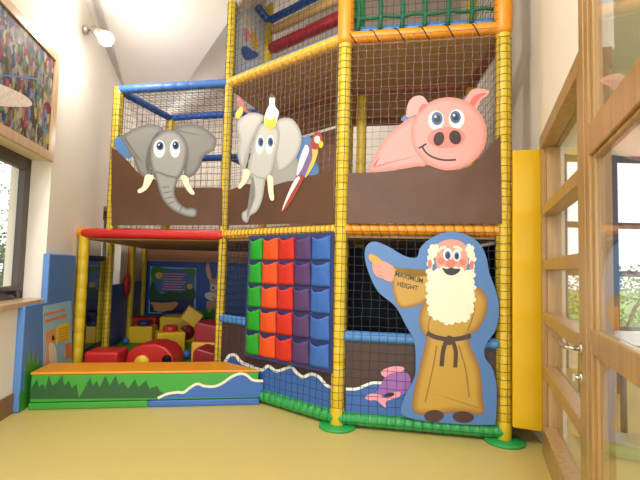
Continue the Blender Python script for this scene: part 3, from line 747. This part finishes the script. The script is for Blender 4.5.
hd_ = airbrush(ar, 'head', ell(307, 180, 107, 103, 0, 48), 'pink_deep', 'pink', 2.6, 5, .9, tf, smooth=False)
eye(ar, hd_, 271, 142, 22, 27, 274, 137, 16, 19, tf); eye(ar, hd_, 329, 138, 22, 27, 326, 133, 15, 18, tf)
sn = ar.put('snout', ell(300, 191, 54, 30, -.05), 'pink_deep', 4.2, smooth=False, tf=tf, parent=hd_)
ar.put('nostril', ell(279, 194, 15, 20, .3), 'nostril', 5.4, smooth=False, tf=tf, parent=sn); ar.put('nostril', ell(325, 190, 17, 20, -.3), 'nostril', 5.4, smooth=False, tf=tf, parent=sn)
ar.put('mouth', [stroke(opensm([(231, 214), (243, 233), (265, 247), (295, 254), (327, 253)]), 5), stroke([(222, 221), (244, 208)], 5)], 'pupil', 5, smooth=False, tf=tf, parent=hd_)
# 4: bearded man height sign
hs_ = thing('height_sign', 'blue height sign of a bearded man in a tan robe pointing', 'sign', pl3.w(.75, .06, .07))
ar = Art(pl3, .07, hs_); t1 = T(340, 220, 2.089); t2 = T(350, 220, 4.8); t3 = T(405, 220, 4.368); t4 = T(395, 310, 3.691)
ar.put('backing', [(55, 55), (72, 45), (100, 55), (135, 75), (160, 78), (168, 58), (190, 38), (225, 25), (262, 30), (290, 48), (305, 75), (312, 110), (326, 150), (332, 190), (325, 230), (306, 258), (302, 285), (318, 310), (327, 350), (325, 424), (318, 428), (240, 426), (155, 416), (128, 402), (135, 370), (155, 330), (158, 300), (155, 255), (135, 215), (115, 180), (80, 150), (62, 115), (52, 80)], 'sign_blue', 0, .006, True, t1)
slv = airbrush(ar, 'sleeve', [(205, 222), (225, 228), (260, 244), (300, 254), (360, 250), (400, 236), (400, 330), (370, 385), (320, 412), (260, 424), (232, 412), (215, 380), (203, 320), (203, 262)], 'robe_edge', 'robe', 1, 5, .8, t2)
rb = airbrush(ar, 'robe', [(176, 168), (165, 205), (170, 232), (180, 248), (168, 300), (153, 365), (154, 400), (190, 408), (240, 402), (298, 405), (297, 370), (292, 310), (268, 248), (288, 230), (304, 200), (309, 170), (296, 145), (270, 138), (200, 150)], 'robe_edge', 'robe', 1.6, 6, 1.1, t1)
ar.put('fold', [stroke(opensm([(202, 262), (194, 310), (178, 380)]), 3), stroke(opensm([(248, 262), (262, 310), (270, 370)]), 3), stroke(opensm([(190, 200), (184, 222), (188, 238)]), 3), stroke(opensm([(274, 150), (280, 190), (266, 232)]), 3)], 'robe_edge', 3, smooth=False, tf=t1, parent=rb)
hnd = ar.put('hand', [(108, 205), (125, 192), (150, 195), (180, 206), (212, 232), (206, 290), (182, 294), (155, 280), (130, 272), (112, 245)], 'skin', 3, tf=t2)
ar.put('finger', [(90, 172), (103, 163), (128, 176), (150, 194), (136, 208), (112, 206), (94, 190)], 'finger_yellow', 4, tf=t2, parent=hnd)
ar.put('knuckle_line', [stroke(opensm([(112, 220), (135, 222), (152, 230)]), 3), stroke(opensm([(118, 244), (140, 246), (156, 252)]), 3), stroke(opensm([(134, 268), (150, 268), (164, 272)]), 3)], 'skin_red', 4, smooth=False, tf=t2, parent=hnd)
fc = ar.put('face', [(140, 110), (165, 92), (205, 84), (240, 92), (262, 108), (274, 140), (277, 180), (264, 220), (240, 232), (160, 230), (138, 200), (133, 150)], 'skin', 3, tf=t3)
ar.put('hair', scallop([(102, 150), (103, 125), (118, 108), (138, 107), (150, 122), (142, 148), (128, 165), (122, 200), (108, 212), (97, 190)], 9, 8), 'cream', 4, smooth=False, tf=t3, parent=fc)
ar.put('hair', scallop([(266, 116), (284, 106), (300, 122), (301, 148), (310, 165), (303, 190), (300, 215), (285, 208), (279, 165), (270, 145)], 9, 8), 'cream', 4, smooth=False, tf=t3, parent=fc)
ar.put('ear', ell(109, 192, 9, 20), 'skin_red', 5, smooth=False, tf=t3, parent=fc); ar.put('ear', ell(292, 196, 9, 20), 'skin_red', 5, smooth=False, tf=t3, parent=fc)
ar.put('eyebrow', [stroke(opensm([(146, 134), (160, 122), (180, 118)]), 11), stroke(opensm([(212, 118), (232, 120), (250, 134)]), 11)], 'cream', 4, smooth=False, tf=t3, parent=fc)
ar.put('cheek', [ell(158, 178, 16, 14), ell(252, 184, 14, 14)], 'skin_red', 3.6, .0008, smooth=False, tf=t3, parent=fc)
for (cx, cy, rx, ry) in ((187, 151, 20, 28), (226, 154, 17, 26)):
    e = ar.put('eye', ell(cx, cy, rx, ry), 'white', 4.6, smooth=False, tf=t3, parent=fc)
    ar.put('iris', ell(cx, cy+3, rx*.66, ry*.66), 'iris', 5.4, smooth=False, tf=t3, parent=e); ar.put('pupil', ell(cx, cy+5, rx*.38, ry*.42), 'pupil', 6.2, smooth=False, tf=t3, parent=e)
ar.put('nose', ell(200, 190, 22, 19), 'skin_red', 5.4, smooth=False, tf=t3, parent=fc)
bd = ar.put('beard', scallop([(98, 212), (95, 235), (101, 262), (90, 288), (98, 318), (92, 345), (102, 372), (100, 400), (114, 420), (130, 436), (152, 440), (175, 455), (200, 456), (220, 449), (250, 446), (275, 440), (287, 412), (301, 395), (298, 370), (308, 345), (300, 320), (308, 295), (300, 265), (306, 235), (295, 212), (268, 222), (245, 208), (205, 206), (162, 204), (130, 220)], 30, 9), 'cream', 4, smooth=False, tf=t3)
ar.put('mouth', [(162, 208), (178, 213), (190, 211), (203, 207), (216, 212), (242, 214), (230, 232), (205, 242), (178, 234)], 'pupil', 5, tf=t3, parent=bd)
bl = ar.put('belt', stroke(opensm([(118, 85), (150, 100), (195, 108), (240, 105), (280, 94)]), 17), 'belt', 4, smooth=False, tf=t4)
ar.put('belt_end', [stroke(opensm([(192, 105), (178, 150), (172, 208)]), 16), stroke(opensm([(208, 105), (224, 150), (222, 212)]), 15)], 'belt', 4.6, smooth=False, tf=t4, parent=bl)
ar.put('knot', ell(200, 112, 16, 18), 'belt', 5, smooth=False, tf=t4, parent=bl)
ar.put('shoe', ell(144, 391, 36, 22, -.06), 'shoe', 4, smooth=False, tf=t4); ar.put('shoe', ell(252, 395, 39, 21, .06), 'shoe', 4, smooth=False, tf=t4)
# lettering
def lettering(body, p0, p1, hpx, pl, off, parent, m, name='lettering'):
    cu = bpy.data.curves.new(name, 'FONT'); cu.body = body; cu.size = 1; cu.extrude = 0.0; cu.offset = .014
    tmp = bpy.data.objects.new('tmp', cu); COL.objects.link(tmp); dg = bpy.context.evaluated_depsgraph_get(); dg.update()
    me = bpy.data.meshes.new_from_object(tmp.evaluated_get(dg)); bpy.data.objects.remove(tmp)
    xs = [v.co.x for v in me.vertices]; x0, x1 = min(xs), max(xs); ys = [v.co.y for v in me.vertices]; y1 = max(ys); mb = MB()
    dx, dy = p1[0]-p0[0], p1[1]-p0[1]; L = math.hypot(dx, dy)
    def wpt(co):
        t = (co.x-x0)/(x1-x0); h = co.y/y1*hpx; u = p0[0]+dx*t+dy/L*h*.6; v = p0[1]+dy*t-dx/L*h; a, z = pl.px(u, v, off); return pl.w(a, z, off)
    mb.add([wpt(v.co) for v in me.vertices], [tuple(p.vertices) for p in me.polygons])
    o = obj(name, mb, m, parent); s = o.modifiers.new('solid', 'SOLIDIFY'); s.thickness = .0012; s.offset = 0
    return o
k('ink', 52, 36, 22, rough=.5)
l1 = [t2(q) for q in ((216, 268), (348, 304))]; l2 = [t2(q) for q in ((226, 316), (324, 340))]
lettering('MAXIMUM', l1[0], l1[1], 4.9, pl3, .07+.0016*3.4, slv, 'ink'); lettering('HEIGHT', l2[0], l2[1], 5.0, pl3, .07+.0016*3.4, slv, 'ink')

# 5: sea panels at the foot of the frame
def foam_px(P): return P
sp2 = thing('sea_banner', 'brown kick panel with blue sea and white foam under the pockets', 'play banner', pl2.w(pl2.L/2, .1, -.0))
ar = Art(pl2, .02, sp2)
q = [pl2.w(a, z, .012) for a, z in ((.04, .08), (pl2.L-.05, .08), (pl2.L-.05, .70), (.04, .70))]
mb = MB(); mb.prism(q, [p-pl2.n*.006 for p in q]); obj('brown_sheet', mb, 'brown_low', sp2)
foam = [(225, 362), (229, 356), (235, 355), (241, 362), (250, 366), (262, 370), (268, 366), (276, 371), (284, 369), (291, 367), (297, 373), (303, 377), (311, 374), (319, 377), (326, 385), (334, 388)]
ar.put('sea', opensm(foam)+[(333, 419), (300, 411), (262, 398), (225, 386)], 'sea', 0, .003, False)
ar.put('foam_line', stroke(opensm(foam), 3.0), 'white', 1, smooth=False)
sp3 = thing('sea_banner', 'brown kick panel with blue sea and a pink fish behind the height sign', 'play banner', pl3.w(pl3.L/2, .1, 0))
ar = Art(pl3, .02, sp3)
q = [pl3.w(a, z, .012) for a, z in ((.05, .08), (pl3.L-.05, .08), (pl3.L-.05, .70), (.05, .70))]
mb = MB(); mb.prism(q, [p-pl3.n*.006 for p in q]); obj('brown_sheet', mb, 'brown_low', sp3)
foam = [(346, 389), (356, 389), (364, 386), (372, 383), (380, 383), (392, 384), (410, 386), (440, 380), (470, 384), (494, 382)]
ar.put('sea', opensm(foam)+[(494, 424), (420, 418), (346, 412)], 'sea', 0, .003, False)
ar.put('foam_line', stroke(opensm(foam), 2.8), 'white', 1, smooth=False)
tf = T(350, 330, 5.33)
fb = ar.put('fish', [(205, 230), (245, 222), (285, 218), (320, 250), (318, 320), (270, 345), (225, 332), (150, 350), (140, 332), (175, 270)], 'fish', 2, tf=tf)
ar.put('fin', [(165, 225), (190, 205), (240, 193), (287, 200), (278, 220), (215, 232), (195, 250), (175, 245)], 'fish_pink', 3, tf=tf, parent=fb)
ar.put('tail', [(80, 360), (110, 340), (160, 345), (190, 362), (240, 330), (268, 335), (262, 355), (215, 372), (190, 385), (192, 415), (165, 395), (140, 375), (105, 375)], 'fish_pink', 3, tf=tf, parent=fb)
ar.put('mouth', [(183, 352), (208, 334), (238, 340), (218, 356)], 'nostril', 4, tf=tf, parent=fb)

# 6: board of pockets
pk = thing('pocket_board', 'navy hanging panel with rows of green, orange, red, purple and blue pockets', 'play banner', pl2.w(.7, .55, .07))
po = .066
cTL, cTR, cBL, cBR = [pl2.px(u, v, po) for u, v in ((249, 236), (334, 232), (243.5, 356), (332, 374))]
def bl_(s, t):
    a = [cTL[i]*(1-s)*(1-t)+cTR[i]*s*(1-t)+cBL[i]*(1-s)*t+cBR[i]*s*t for i in (0, 1)]; return a
q = [bl_(*c) for c in ((0, 0), (1, 0), (1, 1), (0, 1))]
mb = MB(); mb.prism([pl2.w(a, z, po) for a, z in q], [pl2.w(a, z, po-.006) for a, z in q]); obj('backing_board', mb, 'board', pk)
xs = (.025, .20, .40, .59, .775, .975)
for j, m in enumerate(('green', 'orange', 'red', 'purple', 'blue')):
    for i in range(5):
        t0, t1_ = .02+i*.192, .02+(i+1)*.192-.006
        s0, s1 = xs[j]+.003, xs[j+1]-.003
        mb = MB(); vs = []; fs = []; N, Mv = 12, 8; wr_ = random.uniform(0, 6)
        for b in range(Mv+1):
            t = t0+(t1_-t0)*b/Mv
            for a in range(N+1):
                x = a/N; s = s0+(s1-s0)*x
                open_ = (1-b/Mv)**.8
                bulge = .006+.038*open_*math.sin(PI*x)**.6+.006*math.sin(PI*x) + .004*math.sin(2*PI*x*1.4+wr_+b*.25)*math.sin(PI*x)
                tt = t+.004*(1-b/Mv)+(.026*math.sin(PI*x)**1.3+random.uniform(-.004, .004))*(1-b/Mv) + (.006*(abs(x-.5)*2)**2*(b/Mv)*-1)
                aa, zz = bl_(s, tt)
                vs.append(pl2.w(aa, zz, po+bulge))
        for b in range(Mv):
            for a in range(N): fs.append((b*(N+1)+a, b*(N+1)+a+1, (b+1)*(N+1)+a+1, (b+1)*(N+1)+a))
        mb.add(vs, fs, True); o = obj('pocket', mb, 'pocket_'+m, pk); o['label'] = m+' pocket'
        sd = o.modifiers.new('solid', 'SOLIDIFY'); sd.thickness = .004; sd.offset = -1

# ------------------------------------------------------------------ entry step in front of the toddler area
fl, f2 = onz(28, 410, 0), onz(264.5, 404.5, 0); e = (f2-fl).normalized(); bk = V3((-e.y, e.x, 0))
_o = pl2.o+pl2.n*.066; L = (_o-fl).dot(pl2.n)/e.dot(pl2.n); frr = fl+e*L
st = thing('entry_step', 'long soft entry step with yellow top, painted grass and sea front', 'soft step', fl+e*L/2)
ps_ = Plane(fl, frr)
def slab(s0, s1, dp, z0, z1, fwd=0.0):
    """box along the front line; the right end runs along the netting"""
    def c(s, d): return fl+e*s+bk*d
    sk = pl2.e.dot(e)/pl2.e.dot(bk)
    r0 = s1+(sk*-fwd if s1 >= L-.02 else 0); r1 = s1+(sk*dp if s1 >= L-.02 else 0)
    q = [c(s0, -fwd), c(r0, -fwd), c(r1, dp), c(s0, dp)]
    m_ = MB(); m_.prism([p+V3((0, 0, z1)) for p in q], [p+V3((0, 0, z0)) for p in q]); return m_
obj('foam_body', slab(.005, L-.005, .38, .06, .30), 'grass_green', st, .012)
obj('top_pad', slab(0, L, .385, .30, .322, .005), 'orange', st, .008)['label'] = 'yellow orange top pad'
mid = .5
obj('base_strip', slab(0, L*mid, .39, .002, .058, .008), 'grass_green', st, .008)
obj('base_strip', slab(L*mid+.002, L, .39, .002, .058, .008), 'blue', st, .008)['label'] = 'blue base strip'
ar = Art(ps_, .0012, st); tf = T(10, 340, 2.37)
zig = [(46, 140), (52, 112), (64, 92), (68, 112), (78, 104), (84, 116), (92, 84), (100, 108), (112, 100), (124, 82), (128, 108), (140, 96), (146, 114), (158, 104), (163, 138), (178, 112), (190, 88), (196, 108), (206, 96), (212, 114), (226, 84), (236, 108), (250, 84), (258, 106), (268, 98), (280, 116), (296, 92), (304, 112), (322, 96), (330, 116), (348, 108), (356, 122), (372, 130), (352, 138)]
ar.put('grass_print', zig, 'dark_green', 0, smooth=False, tf=tf)
wv = [(350, 138), (372, 128), (396, 124), (412, 124), (428, 112), (444, 104), (460, 109), (484, 110), (504, 102), (524, 88), (544, 80), (560, 83), (576, 95), (600, 97)]
ar.put('sea_print', opensm(wv)+[(600, 134), (350, 139)], 'sea', 0, smooth=False, tf=tf)
ar.put('foam_line', stroke(opensm(wv), 6), 'cream', 1, smooth=False, tf=tf)

# ------------------------------------------------------------------ pads, signs and mirror on the left wall
def wallpad_poly(name, pts, t, m, parent, pl, off0=.0):
    mb = MB(); mb.prism([pl.w(a, z, off0+t) for a, z in pts], [pl.w(a, z, off0) for a, z in pts]); return obj(name, mb, m, parent, .012)
s0 = -.04; s1 = wl.px(50, 253, .06)[0]; s2 = wl.px(76.5, 254, .06)[0]
wpd = thing('wall_pad', 'stepped blue foam wall pad beside the window', 'wall pad', wl.w(.6, 0, 0))
wallpad_poly('foam_pad', [(s0, .005), (s2, .005), (s2, 1.37), (s1, 1.37), (s1, .905), (s0, .905)], .06, 'pad_blue', wpd, wl)
ar = Art(wl, .0615, wpd)
ar.put('grass_print', [(19, 411), (19.5, 395), (22, 388), (24.5, 394), (25, 372), (27, 352), (29, 366), (31, 344), (33, 362), (36, 350), (37, 366), (40, 356), (43, 372), (43, 400), (29, 411)], 'grass_green', 0, .001, smooth=False)
ps1 = thing('rules_poster', 'pale blue cartoon rules poster on the blue wall pad', 'poster', wl.w(.8, .3, .065))
ar = Art(wl, .0645, ps1)
ar.put('sheet', [(43.3, 306), (71.5, 300.5), (72, 366), (43.6, 368)], 'poster_blue', 0, .002, smooth=False)
sc6 = T(40, 290, 6)
ar.put('title_marks', [stroke([(24, 150), (150, 118)], 14), stroke([(30, 188), (160, 152)], 15)], 'poster_orange', 1, smooth=False, tf=sc6)
ar.put('speech_bubble', [(104, 222), (130, 205), (172, 192), (178, 290), (150, 305), (110, 312), (98, 330)], 'poster_yellow', 1, smooth=False, tf=sc6)
ar.put('speech_marks', [stroke([(112, 235+i*17), (168, 220+i*17)], 5) for i in range(5)], 'poster_orange', 2, smooth=False, tf=sc6)
ar.put('cartoon_animal', [(30, 262), (60, 240), (92, 222), (98, 262), (96, 310), (92, 350), (96, 440), (34, 446), (40, 360), (36, 310)], 'lion', 1, tf=sc6)
ar.put('animal_belly', [(56, 330), (80, 320), (96, 350), (100, 435), (64, 440)], 'cream', 2, tf=sc6)
ar.put('animal_eye', ell(80, 288, 8, 16), 'pupil', 2, smooth=False, tf=sc6)
ar.put('red_notice', [(150, 325), (186, 315), (188, 405), (152, 415)], 'poster_orange', 1, smooth=False, tf=sc6)
# mirror
m0, m1 = 1.50, 2.28
mr = thing('wall_mirror', 'tall dark framed safety mirror on the wall behind the yellow corner post', 'mirror', wl.w(1.85, .12, 0))
mb = MB(); mb.box(wl.w((m0+m1)/2, .75, .015), (m1-m0, .03, 1.26), wl.e); obj('frame', mb, 'navy', mr, .006)
mb = MB(); mb.box(wl.w((m0+m1)/2, .78, .031), (m1-m0-.12, .004, 1.06), wl.e); obj('mirror_sheet', mb, 'mirror', mr)
# low blue pad further along the left wall
wp2 = thing('wall_pad', 'dark blue foam wall pad under the far window', 'wall pad', wl.w(3.4, 0, 0))
wallpad_poly('foam_pad', [(2.34, .1), (4.5, .1), (4.5, .98), (2.34, .98)], .05, 'deep_blue', wp2, wl)
# yellow mat between the play frame and the door
mt = thing('padded_mat', 'tall yellow padded mat between the play frame and oak door', 'wall pad', (1.62, 3.4, .1))
y0 = 3.39; p = [ony(513, 150, y0), ony(546, 148.5, y0-.03), ony(547, 433, y0-.03), ony(513, 428, y0)]
mb = MB(); mb.prism(p, [q+V3((.01, .05, 0)) for q in p]); obj('foam_sheet', mb, 'mat_yellow', mt, .012)

# ------------------------------------------------------------------ toddler area: floor mat, back pad, poster, soft shapes
mb = MB(); f = [V3(p) for p in ((E1.x+.0, E1.y-.1, .08), (C.x-.1, C.y+.1, .08), (C1.x-.05, C1.y, .08), (-.6, 8.3, .08), (wx(8.3)+.02, 8.3, .08), (wx(E1.y)+.05, E1.y, .08))]
mb.prism(f, [q-V3((0, 0, .08)) for q in f]); tag(obj('floor_mat', mb, 'mat_green', loc=(-2, 6.5, 0)), 'green foam floor mat of the toddler corner', 'mat')
plB = Plane(V3((-3.3, YB, 0)), V3((-1.0, YB, 0)))
bp2 = thing('wall_pad', 'blue back wall pad with a painted rabbit in the toddler corner', 'wall pad', (-2.2, YB, .08))
mb = MB(); mb.box(plB.w(1.35, .72, .03), (2.75, .06, 1.26), plB.e); obj('foam_pad', mb, 'deep_blue', bp2, .01)
mb = MB(); mb.box(plB.w(1.35, 1.465, .02), (2.75, .04, .22), plB.e); obj('top_strip', mb, 'brown_inner', bp2)['label'] = 'brown strip above the blue pad'
ar = Art(plB, .063, bp2); t5 = T(120, 240, 5.82)
rbt = ar.put('rabbit_head', [(522, 240), (545, 224), (572, 232), (590, 262), (586, 300), (590, 340), (560, 356), (520, 350), (494, 330), (496, 312), (522, 300), (524, 268)], 'rabbit', 0, tf=t5)
ar.put('rabbit_ear', [(522, 236), (504, 200), (500, 160), (512, 132), (524, 168), (534, 228)], 'rabbit_ear', 0, tf=t5, parent=rbt)
ar.put('rabbit_ear', [(560, 228), (566, 180), (578, 150), (592, 170), (590, 220), (576, 236)], 'rabbit', 0, tf=t5, parent=rbt)
ar.put('muzzle', [(494, 318), (520, 305), (555, 312), (585, 320), (584, 346), (552, 352), (512, 346)], 'ivory', 1, tf=t5, parent=rbt)
for cx in (541, 568):
    e_ = ar.put('eye', ell(cx, 274, 14, 19), 'white', 1, smooth=False, tf=t5, parent=rbt); ar.put('pupil', ell(cx+1, 278, 6, 9), 'pupil', 2, smooth=False, tf=t5, parent=e_)
ar.put('mouth', stroke(opensm([(540, 332), (556, 346), (578, 340)]), 5), 'pupil', 2, smooth=False, tf=t5, parent=rbt)
ar.put('rabbit_body', [(510, 356), (575, 360), (590, 440), (500, 440), (500, 390)], 'rabbit', 0, tf=t5)
ar.put('grass_print', [(460, 470), (470, 400), (484, 430), (500, 385), (516, 425), (545, 390), (560, 430), (590, 400), (590, 475)], 'grass_green', 1, smooth=False, tf=t5)
po2 = thing('story_poster', 'white bordered cartoon animal poster on the blue back pad', 'poster', plB.w(.9, .4, .065))
ar = Art(plB, .0665, po2)
t6 = T(145, 262, 8.57)
ar.put('border', [(46, 38), (440, 52), (432, 446), (30, 440)], 'poster_blue', 0, .002, smooth=False, tf=t6)
ar.put('sky_print', [(58, 50), (428, 64), (424, 270), (46, 260)], 'sign_blue', 1, smooth=False, tf=t6)
ar.put('verse_marks', [stroke([(150+8*(i % 2), 100+i*22), (350-14*(i % 3), 106+i*22)], 8) for i in range(7)], 'fish_pink', 2, smooth=False, tf=t6)
ar.put('foliage_print', [[(56, 48), (170, 54), (150, 110), (100, 150), (60, 170)], [(330, 60), (428, 64), (424, 130), (390, 110)]], 'mat_green', 2, tf=t6)
ar.put('sun_print', [ell(120, 115, 32, 28), ell(384, 210, 24, 24)], 'parrot_gold', 3, smooth=False, tf=t6)
ar.put('hedge_print', [(44, 200), (80, 180), (100, 240), (150, 270), (220, 245), (300, 262), (350, 232), (420, 215), (418, 330), (250, 345), (150, 330), (44, 340)], 'dark_green', 2, tf=t6)
ar.put('water_print', [(42, 330), (420, 318), (420, 434), (40, 430)], 'navy', 2.6, smooth=False, tf=t6)
ar.put('title_block', [(50, 345), (150, 350), (280, 345), (250, 400), (190, 425), (90, 420), (70, 380)], 'lion', 4, tf=t6)

ZF = .08
def wedge_pts(c, w, d, h, rz): pass
def soft_box(name, label, cat, c, size, m, rz=0, bev=.03, tilt=None, group=None):
    root = thing(name, label, cat, (c[0], c[1], c[2]-size[2]/2), group)
    R_ = Matrix.Rotation(rz, 3, 'Z')
    if tilt: R_ = R_ @ Matrix.Rotation(tilt, 3, 'Y')
    mb = MB(); mb.box(c, size, R_ @ V3((1, 0, 0)), R_ @ V3((0, 1, 0)), R_ @ V3((0, 0, 1))); obj('foam_block', mb, m, root, bev)
    return root, R_
gy = 'soft play blocks in the toddler corner'
def at(u, v, y): return ony(u, v, y)
# red flat cushion
c = at(114, 357.5, 5.05); soft_box('foam_cushion', 'flat red foam cushion behind the left of the entry step', 'soft toy', (c.x-.08, c.y, .2), (.36, .36, .24), 'red', .1, .03, group=gy)
# red dome car
c = at(155, 352, 5.28); 
car = thing('foam_car', 'red domed foam car with a yellow wheel', 'soft toy', (c.x, c.y, ZF), gy)
mb = MB(); vs = []; N = 14; prof = [(-.28, 0), (-.29, .14), (-.27, .22), (-.2, .29), (-.08, .33), (.06, .34), (.18, .30), (.26, .22), (.29, .12), (.29, 0)]
prof = [(x*.95, z*.88) for x, z in prof]
fr1 = [V3((c.x+x, c.y-.17+abs(z-.1)*.1, ZF+z)) for x, z in prof]; bk1 = [V3((c.x+x, c.y+.25, ZF+z)) for x, z in prof]
mb.prism(fr1, bk1); obj('foam_body', mb, 'red', car, .03)
mb = MB(); mb.tube([V3((c.x-.08, c.y-.2, ZF+.09)), V3((c.x-.08, c.y-.14, ZF+.09))], .08, 24); obj('wheel', mb, 'beak', car)
mb = MB(); mb.tube([V3((c.x+.2, c.y-.19, ZF+.13)), V3((c.x+.2, c.y-.13, ZF+.13))], .05, 20); obj('window_hole', mb, 'black', car)
# yellow studded blocks
def stud_block(label, u, v, y, w, m, sm, rz, hole=False):
    q = at(u, v, y); size = (w, w*.8, w*.72); cc = V3((q.x, q.y, ZF+size[2]/2))
    root, R_ = soft_box('foam_stud_block', label, 'soft toy', cc, size, m, rz, .025, group=gy)
    mb = MB(); mb.tube([cc+V3((0, 0, size[2]/2-.01)), cc+V3((0, 0, size[2]/2+.055)), cc+V3((0, 0, size[2]/2+.075))], [w*.27, w*.27, w*.22], 24); obj('stud', mb, sm, root)
    if hole:
        a = cc+R_ @ V3((w/2-.02, 0, 0)); b = cc+R_ @ V3((w/2+.012, 0, 0)); mb = MB(); mb.tube([a, b], w*.24, 24); obj('round_socket', mb, 'maroon', root)
    return root
stud_block('yellow foam block with a blue stud on the far left', 143, 337, 6.9, .36, 'mat_yellow', 'navy', .05)
stud_block('yellow foam block with a red stud and round maroon socket', 170, 338, 6.3, .38, 'mat_yellow', 'red', .45, True)
q = at(147, 325, 7.4); soft_box('foam_cushion', 'red foam block at the back behind the blue studded block', 'soft toy', (q.x, q.y, ZF+.17), (.4, .3, .34), 'red', 0, .03, group=gy)
q = at(182, 332, 7.1); r_, _R = soft_box('foam_tunnel', 'long yellow foam block lying under the tilted cube', 'soft toy', (q.x, q.y, ZF+.2), (.62, .4, .4), 'mat_yellow', .1, .03, group=gy)
mb = MB(); mb.tube([V3((q.x+.14, q.y-.215, ZF+.17)), V3((q.x+.14, q.y-.15, ZF+.17))], .11, 24); obj('round_socket', mb, 'maroon', r_)
q = at(192, 316, 6.6); soft_box('foam_cube', 'yellow foam cube tilted on top of the pile', 'soft toy', (q.x, q.y, q.z), (.25, .25, .22), 'mat_yellow', .3, .02, tilt=.6, group=gy)
q = at(178, 322, 7.6); soft_box('foam_cushion', 'navy foam slab at the back beneath the story poster', 'soft toy', (q.x, q.y, ZF+.2), (.5, .3, .42), 'navy', 0, .03, group=gy)
# maroon sloping steps
def wedge(label, u0, u1, vt, vb, y, m, depth, slope):
    l, r = at(u0, vb, y), at(u1, vb, y); zt = at((u0+u1)/2, vt, y).z; z0 = ZF
    root = thing('foam_wedge', label, 'soft toy', ((l.x+r.x)/2, y, z0), gy); mb = MB()
    f = [V3((l.x, y, z0)), V3((r.x, y, z0)), V3((r.x, y, zt-slope)), V3((l.x+.12*(r.x-l.x), y, zt)), V3((l.x, y, zt-.05))]
    mb.prism(f, [p+V3((.04, depth, 0)) for p in f]); obj('foam_block', mb, m, root, .025); return root
wedge('tall maroon foam wedge beside the middle yellow post', 193, 217, 322, 347, 5.75, 'maroon', .4, .05)
w_ = wedge('low maroon foam wedge in front of the tall one', 192, 218, 348, 364, 5.2, 'maroon', .35, .07)
q = at(206, 345, 5.62); soft_box('foam_cushion', 'thin orange foam slab between the maroon wedges', 'soft toy', (q.x-.02, q.y-.015, ZF+.13), (.3, .1, .24), 'amber', 0, .02, group=gy)
for (u, v, y, m, lab, rr) in ((186, 357, 5.75, 'blue', 'small blue play ball beside the red foam car', .06), (126, 340, 6.7, 'blue', 'small blue play ball by the left wall post', .05)):
    q = at(u, v, y); mb = MB(); mb.ball((q.x, q.y, ZF+rr), rr); tag(obj('play_ball', mb, m, loc=(q.x, q.y, ZF+rr)), lab, 'ball', 'play balls')
q = at(126, 301, 7.0)
mb = MB(); mb.ball((q.x, q.y, .95), .08, sx=.6, sy=.9, sz=2.3); mb.tube([(q.x, q.y, 1.1), (q.x, q.y, 1.56)], .008, 6)
tag(obj('punch_bag', mb, 'red', loc=(q.x, q.y, .95)), 'small red foam bag hanging by the left wall', 'punch bag')

# ------------------------------------------------------------------ light
w = bpy.data.worlds.new('world'); SC.world = w; w.use_nodes = True
bg = w.node_tree.nodes['Background']; bg.inputs[0].default_value = (.93, .97, 1, 1); bg.inputs[1].default_value = 2.2
def light(kind, name, loc, energy, size=.3, col=(1, .975, .94), target=None, spot=None):
    l = bpy.data.lights.new(name, kind); l.energy = energy; l.color = col
    if kind == 'AREA': l.shape = 'DISK'; l.size = size
    else: l.shadow_soft_size = size
    if spot: l.spot_size = math.radians(spot); l.spot_blend = .6
    o = bpy.data.objects.new(name, l); COL.objects.link(o); o.location = loc
    if target is not None: o.rotation_euler = (V3(target)-V3(loc)).to_track_quat('-Z', 'Y').to_euler()
    return o
light('POINT', 'spotlight_glow', he+ax*.16, 30, .06)
light('POINT', 'rear_lamp', (-2.0, 7.1, 3.2), 24, .12)  # added fill without a fixture, whitens the space behind the left bay
light('POINT', 'rear_lamp', (.7, 7.3, 4.0), 30, .12)  # second added fill, brightens the back wall seen through the right bay
light('AREA', 'ceiling_lamp', (-1.5, .6, 4.6), 110, .5, target=(.3, 3.6, 1.3))
light('AREA', 'ceiling_lamp', (.1, -1.2, 4.9), 70, .5, target=(-.6, 4.2, 1.0))
light('AREA', 'window_daylight', (-.6, -2.7, 1.5), 120, 2.0, (.95, .98, 1), target=(0, 4, 2.7))  # fill added behind the camera to light the deck undersides; no window modelled
SC.view_settings.view_transform = 'Standard'; SC.view_settings.look = 'None'; SC.view_settings.gamma = 1.0
SC.view_settings.use_curve_mapping = False
SC.view_settings.exposure = -.12
SC.cycles.use_denoising = True; SC.cycles.max_bounces = 10; SC.cycles.transparent_max_bounces = 24
SC.cycles.caustics_reflective = False; SC.cycles.caustics_refractive = False
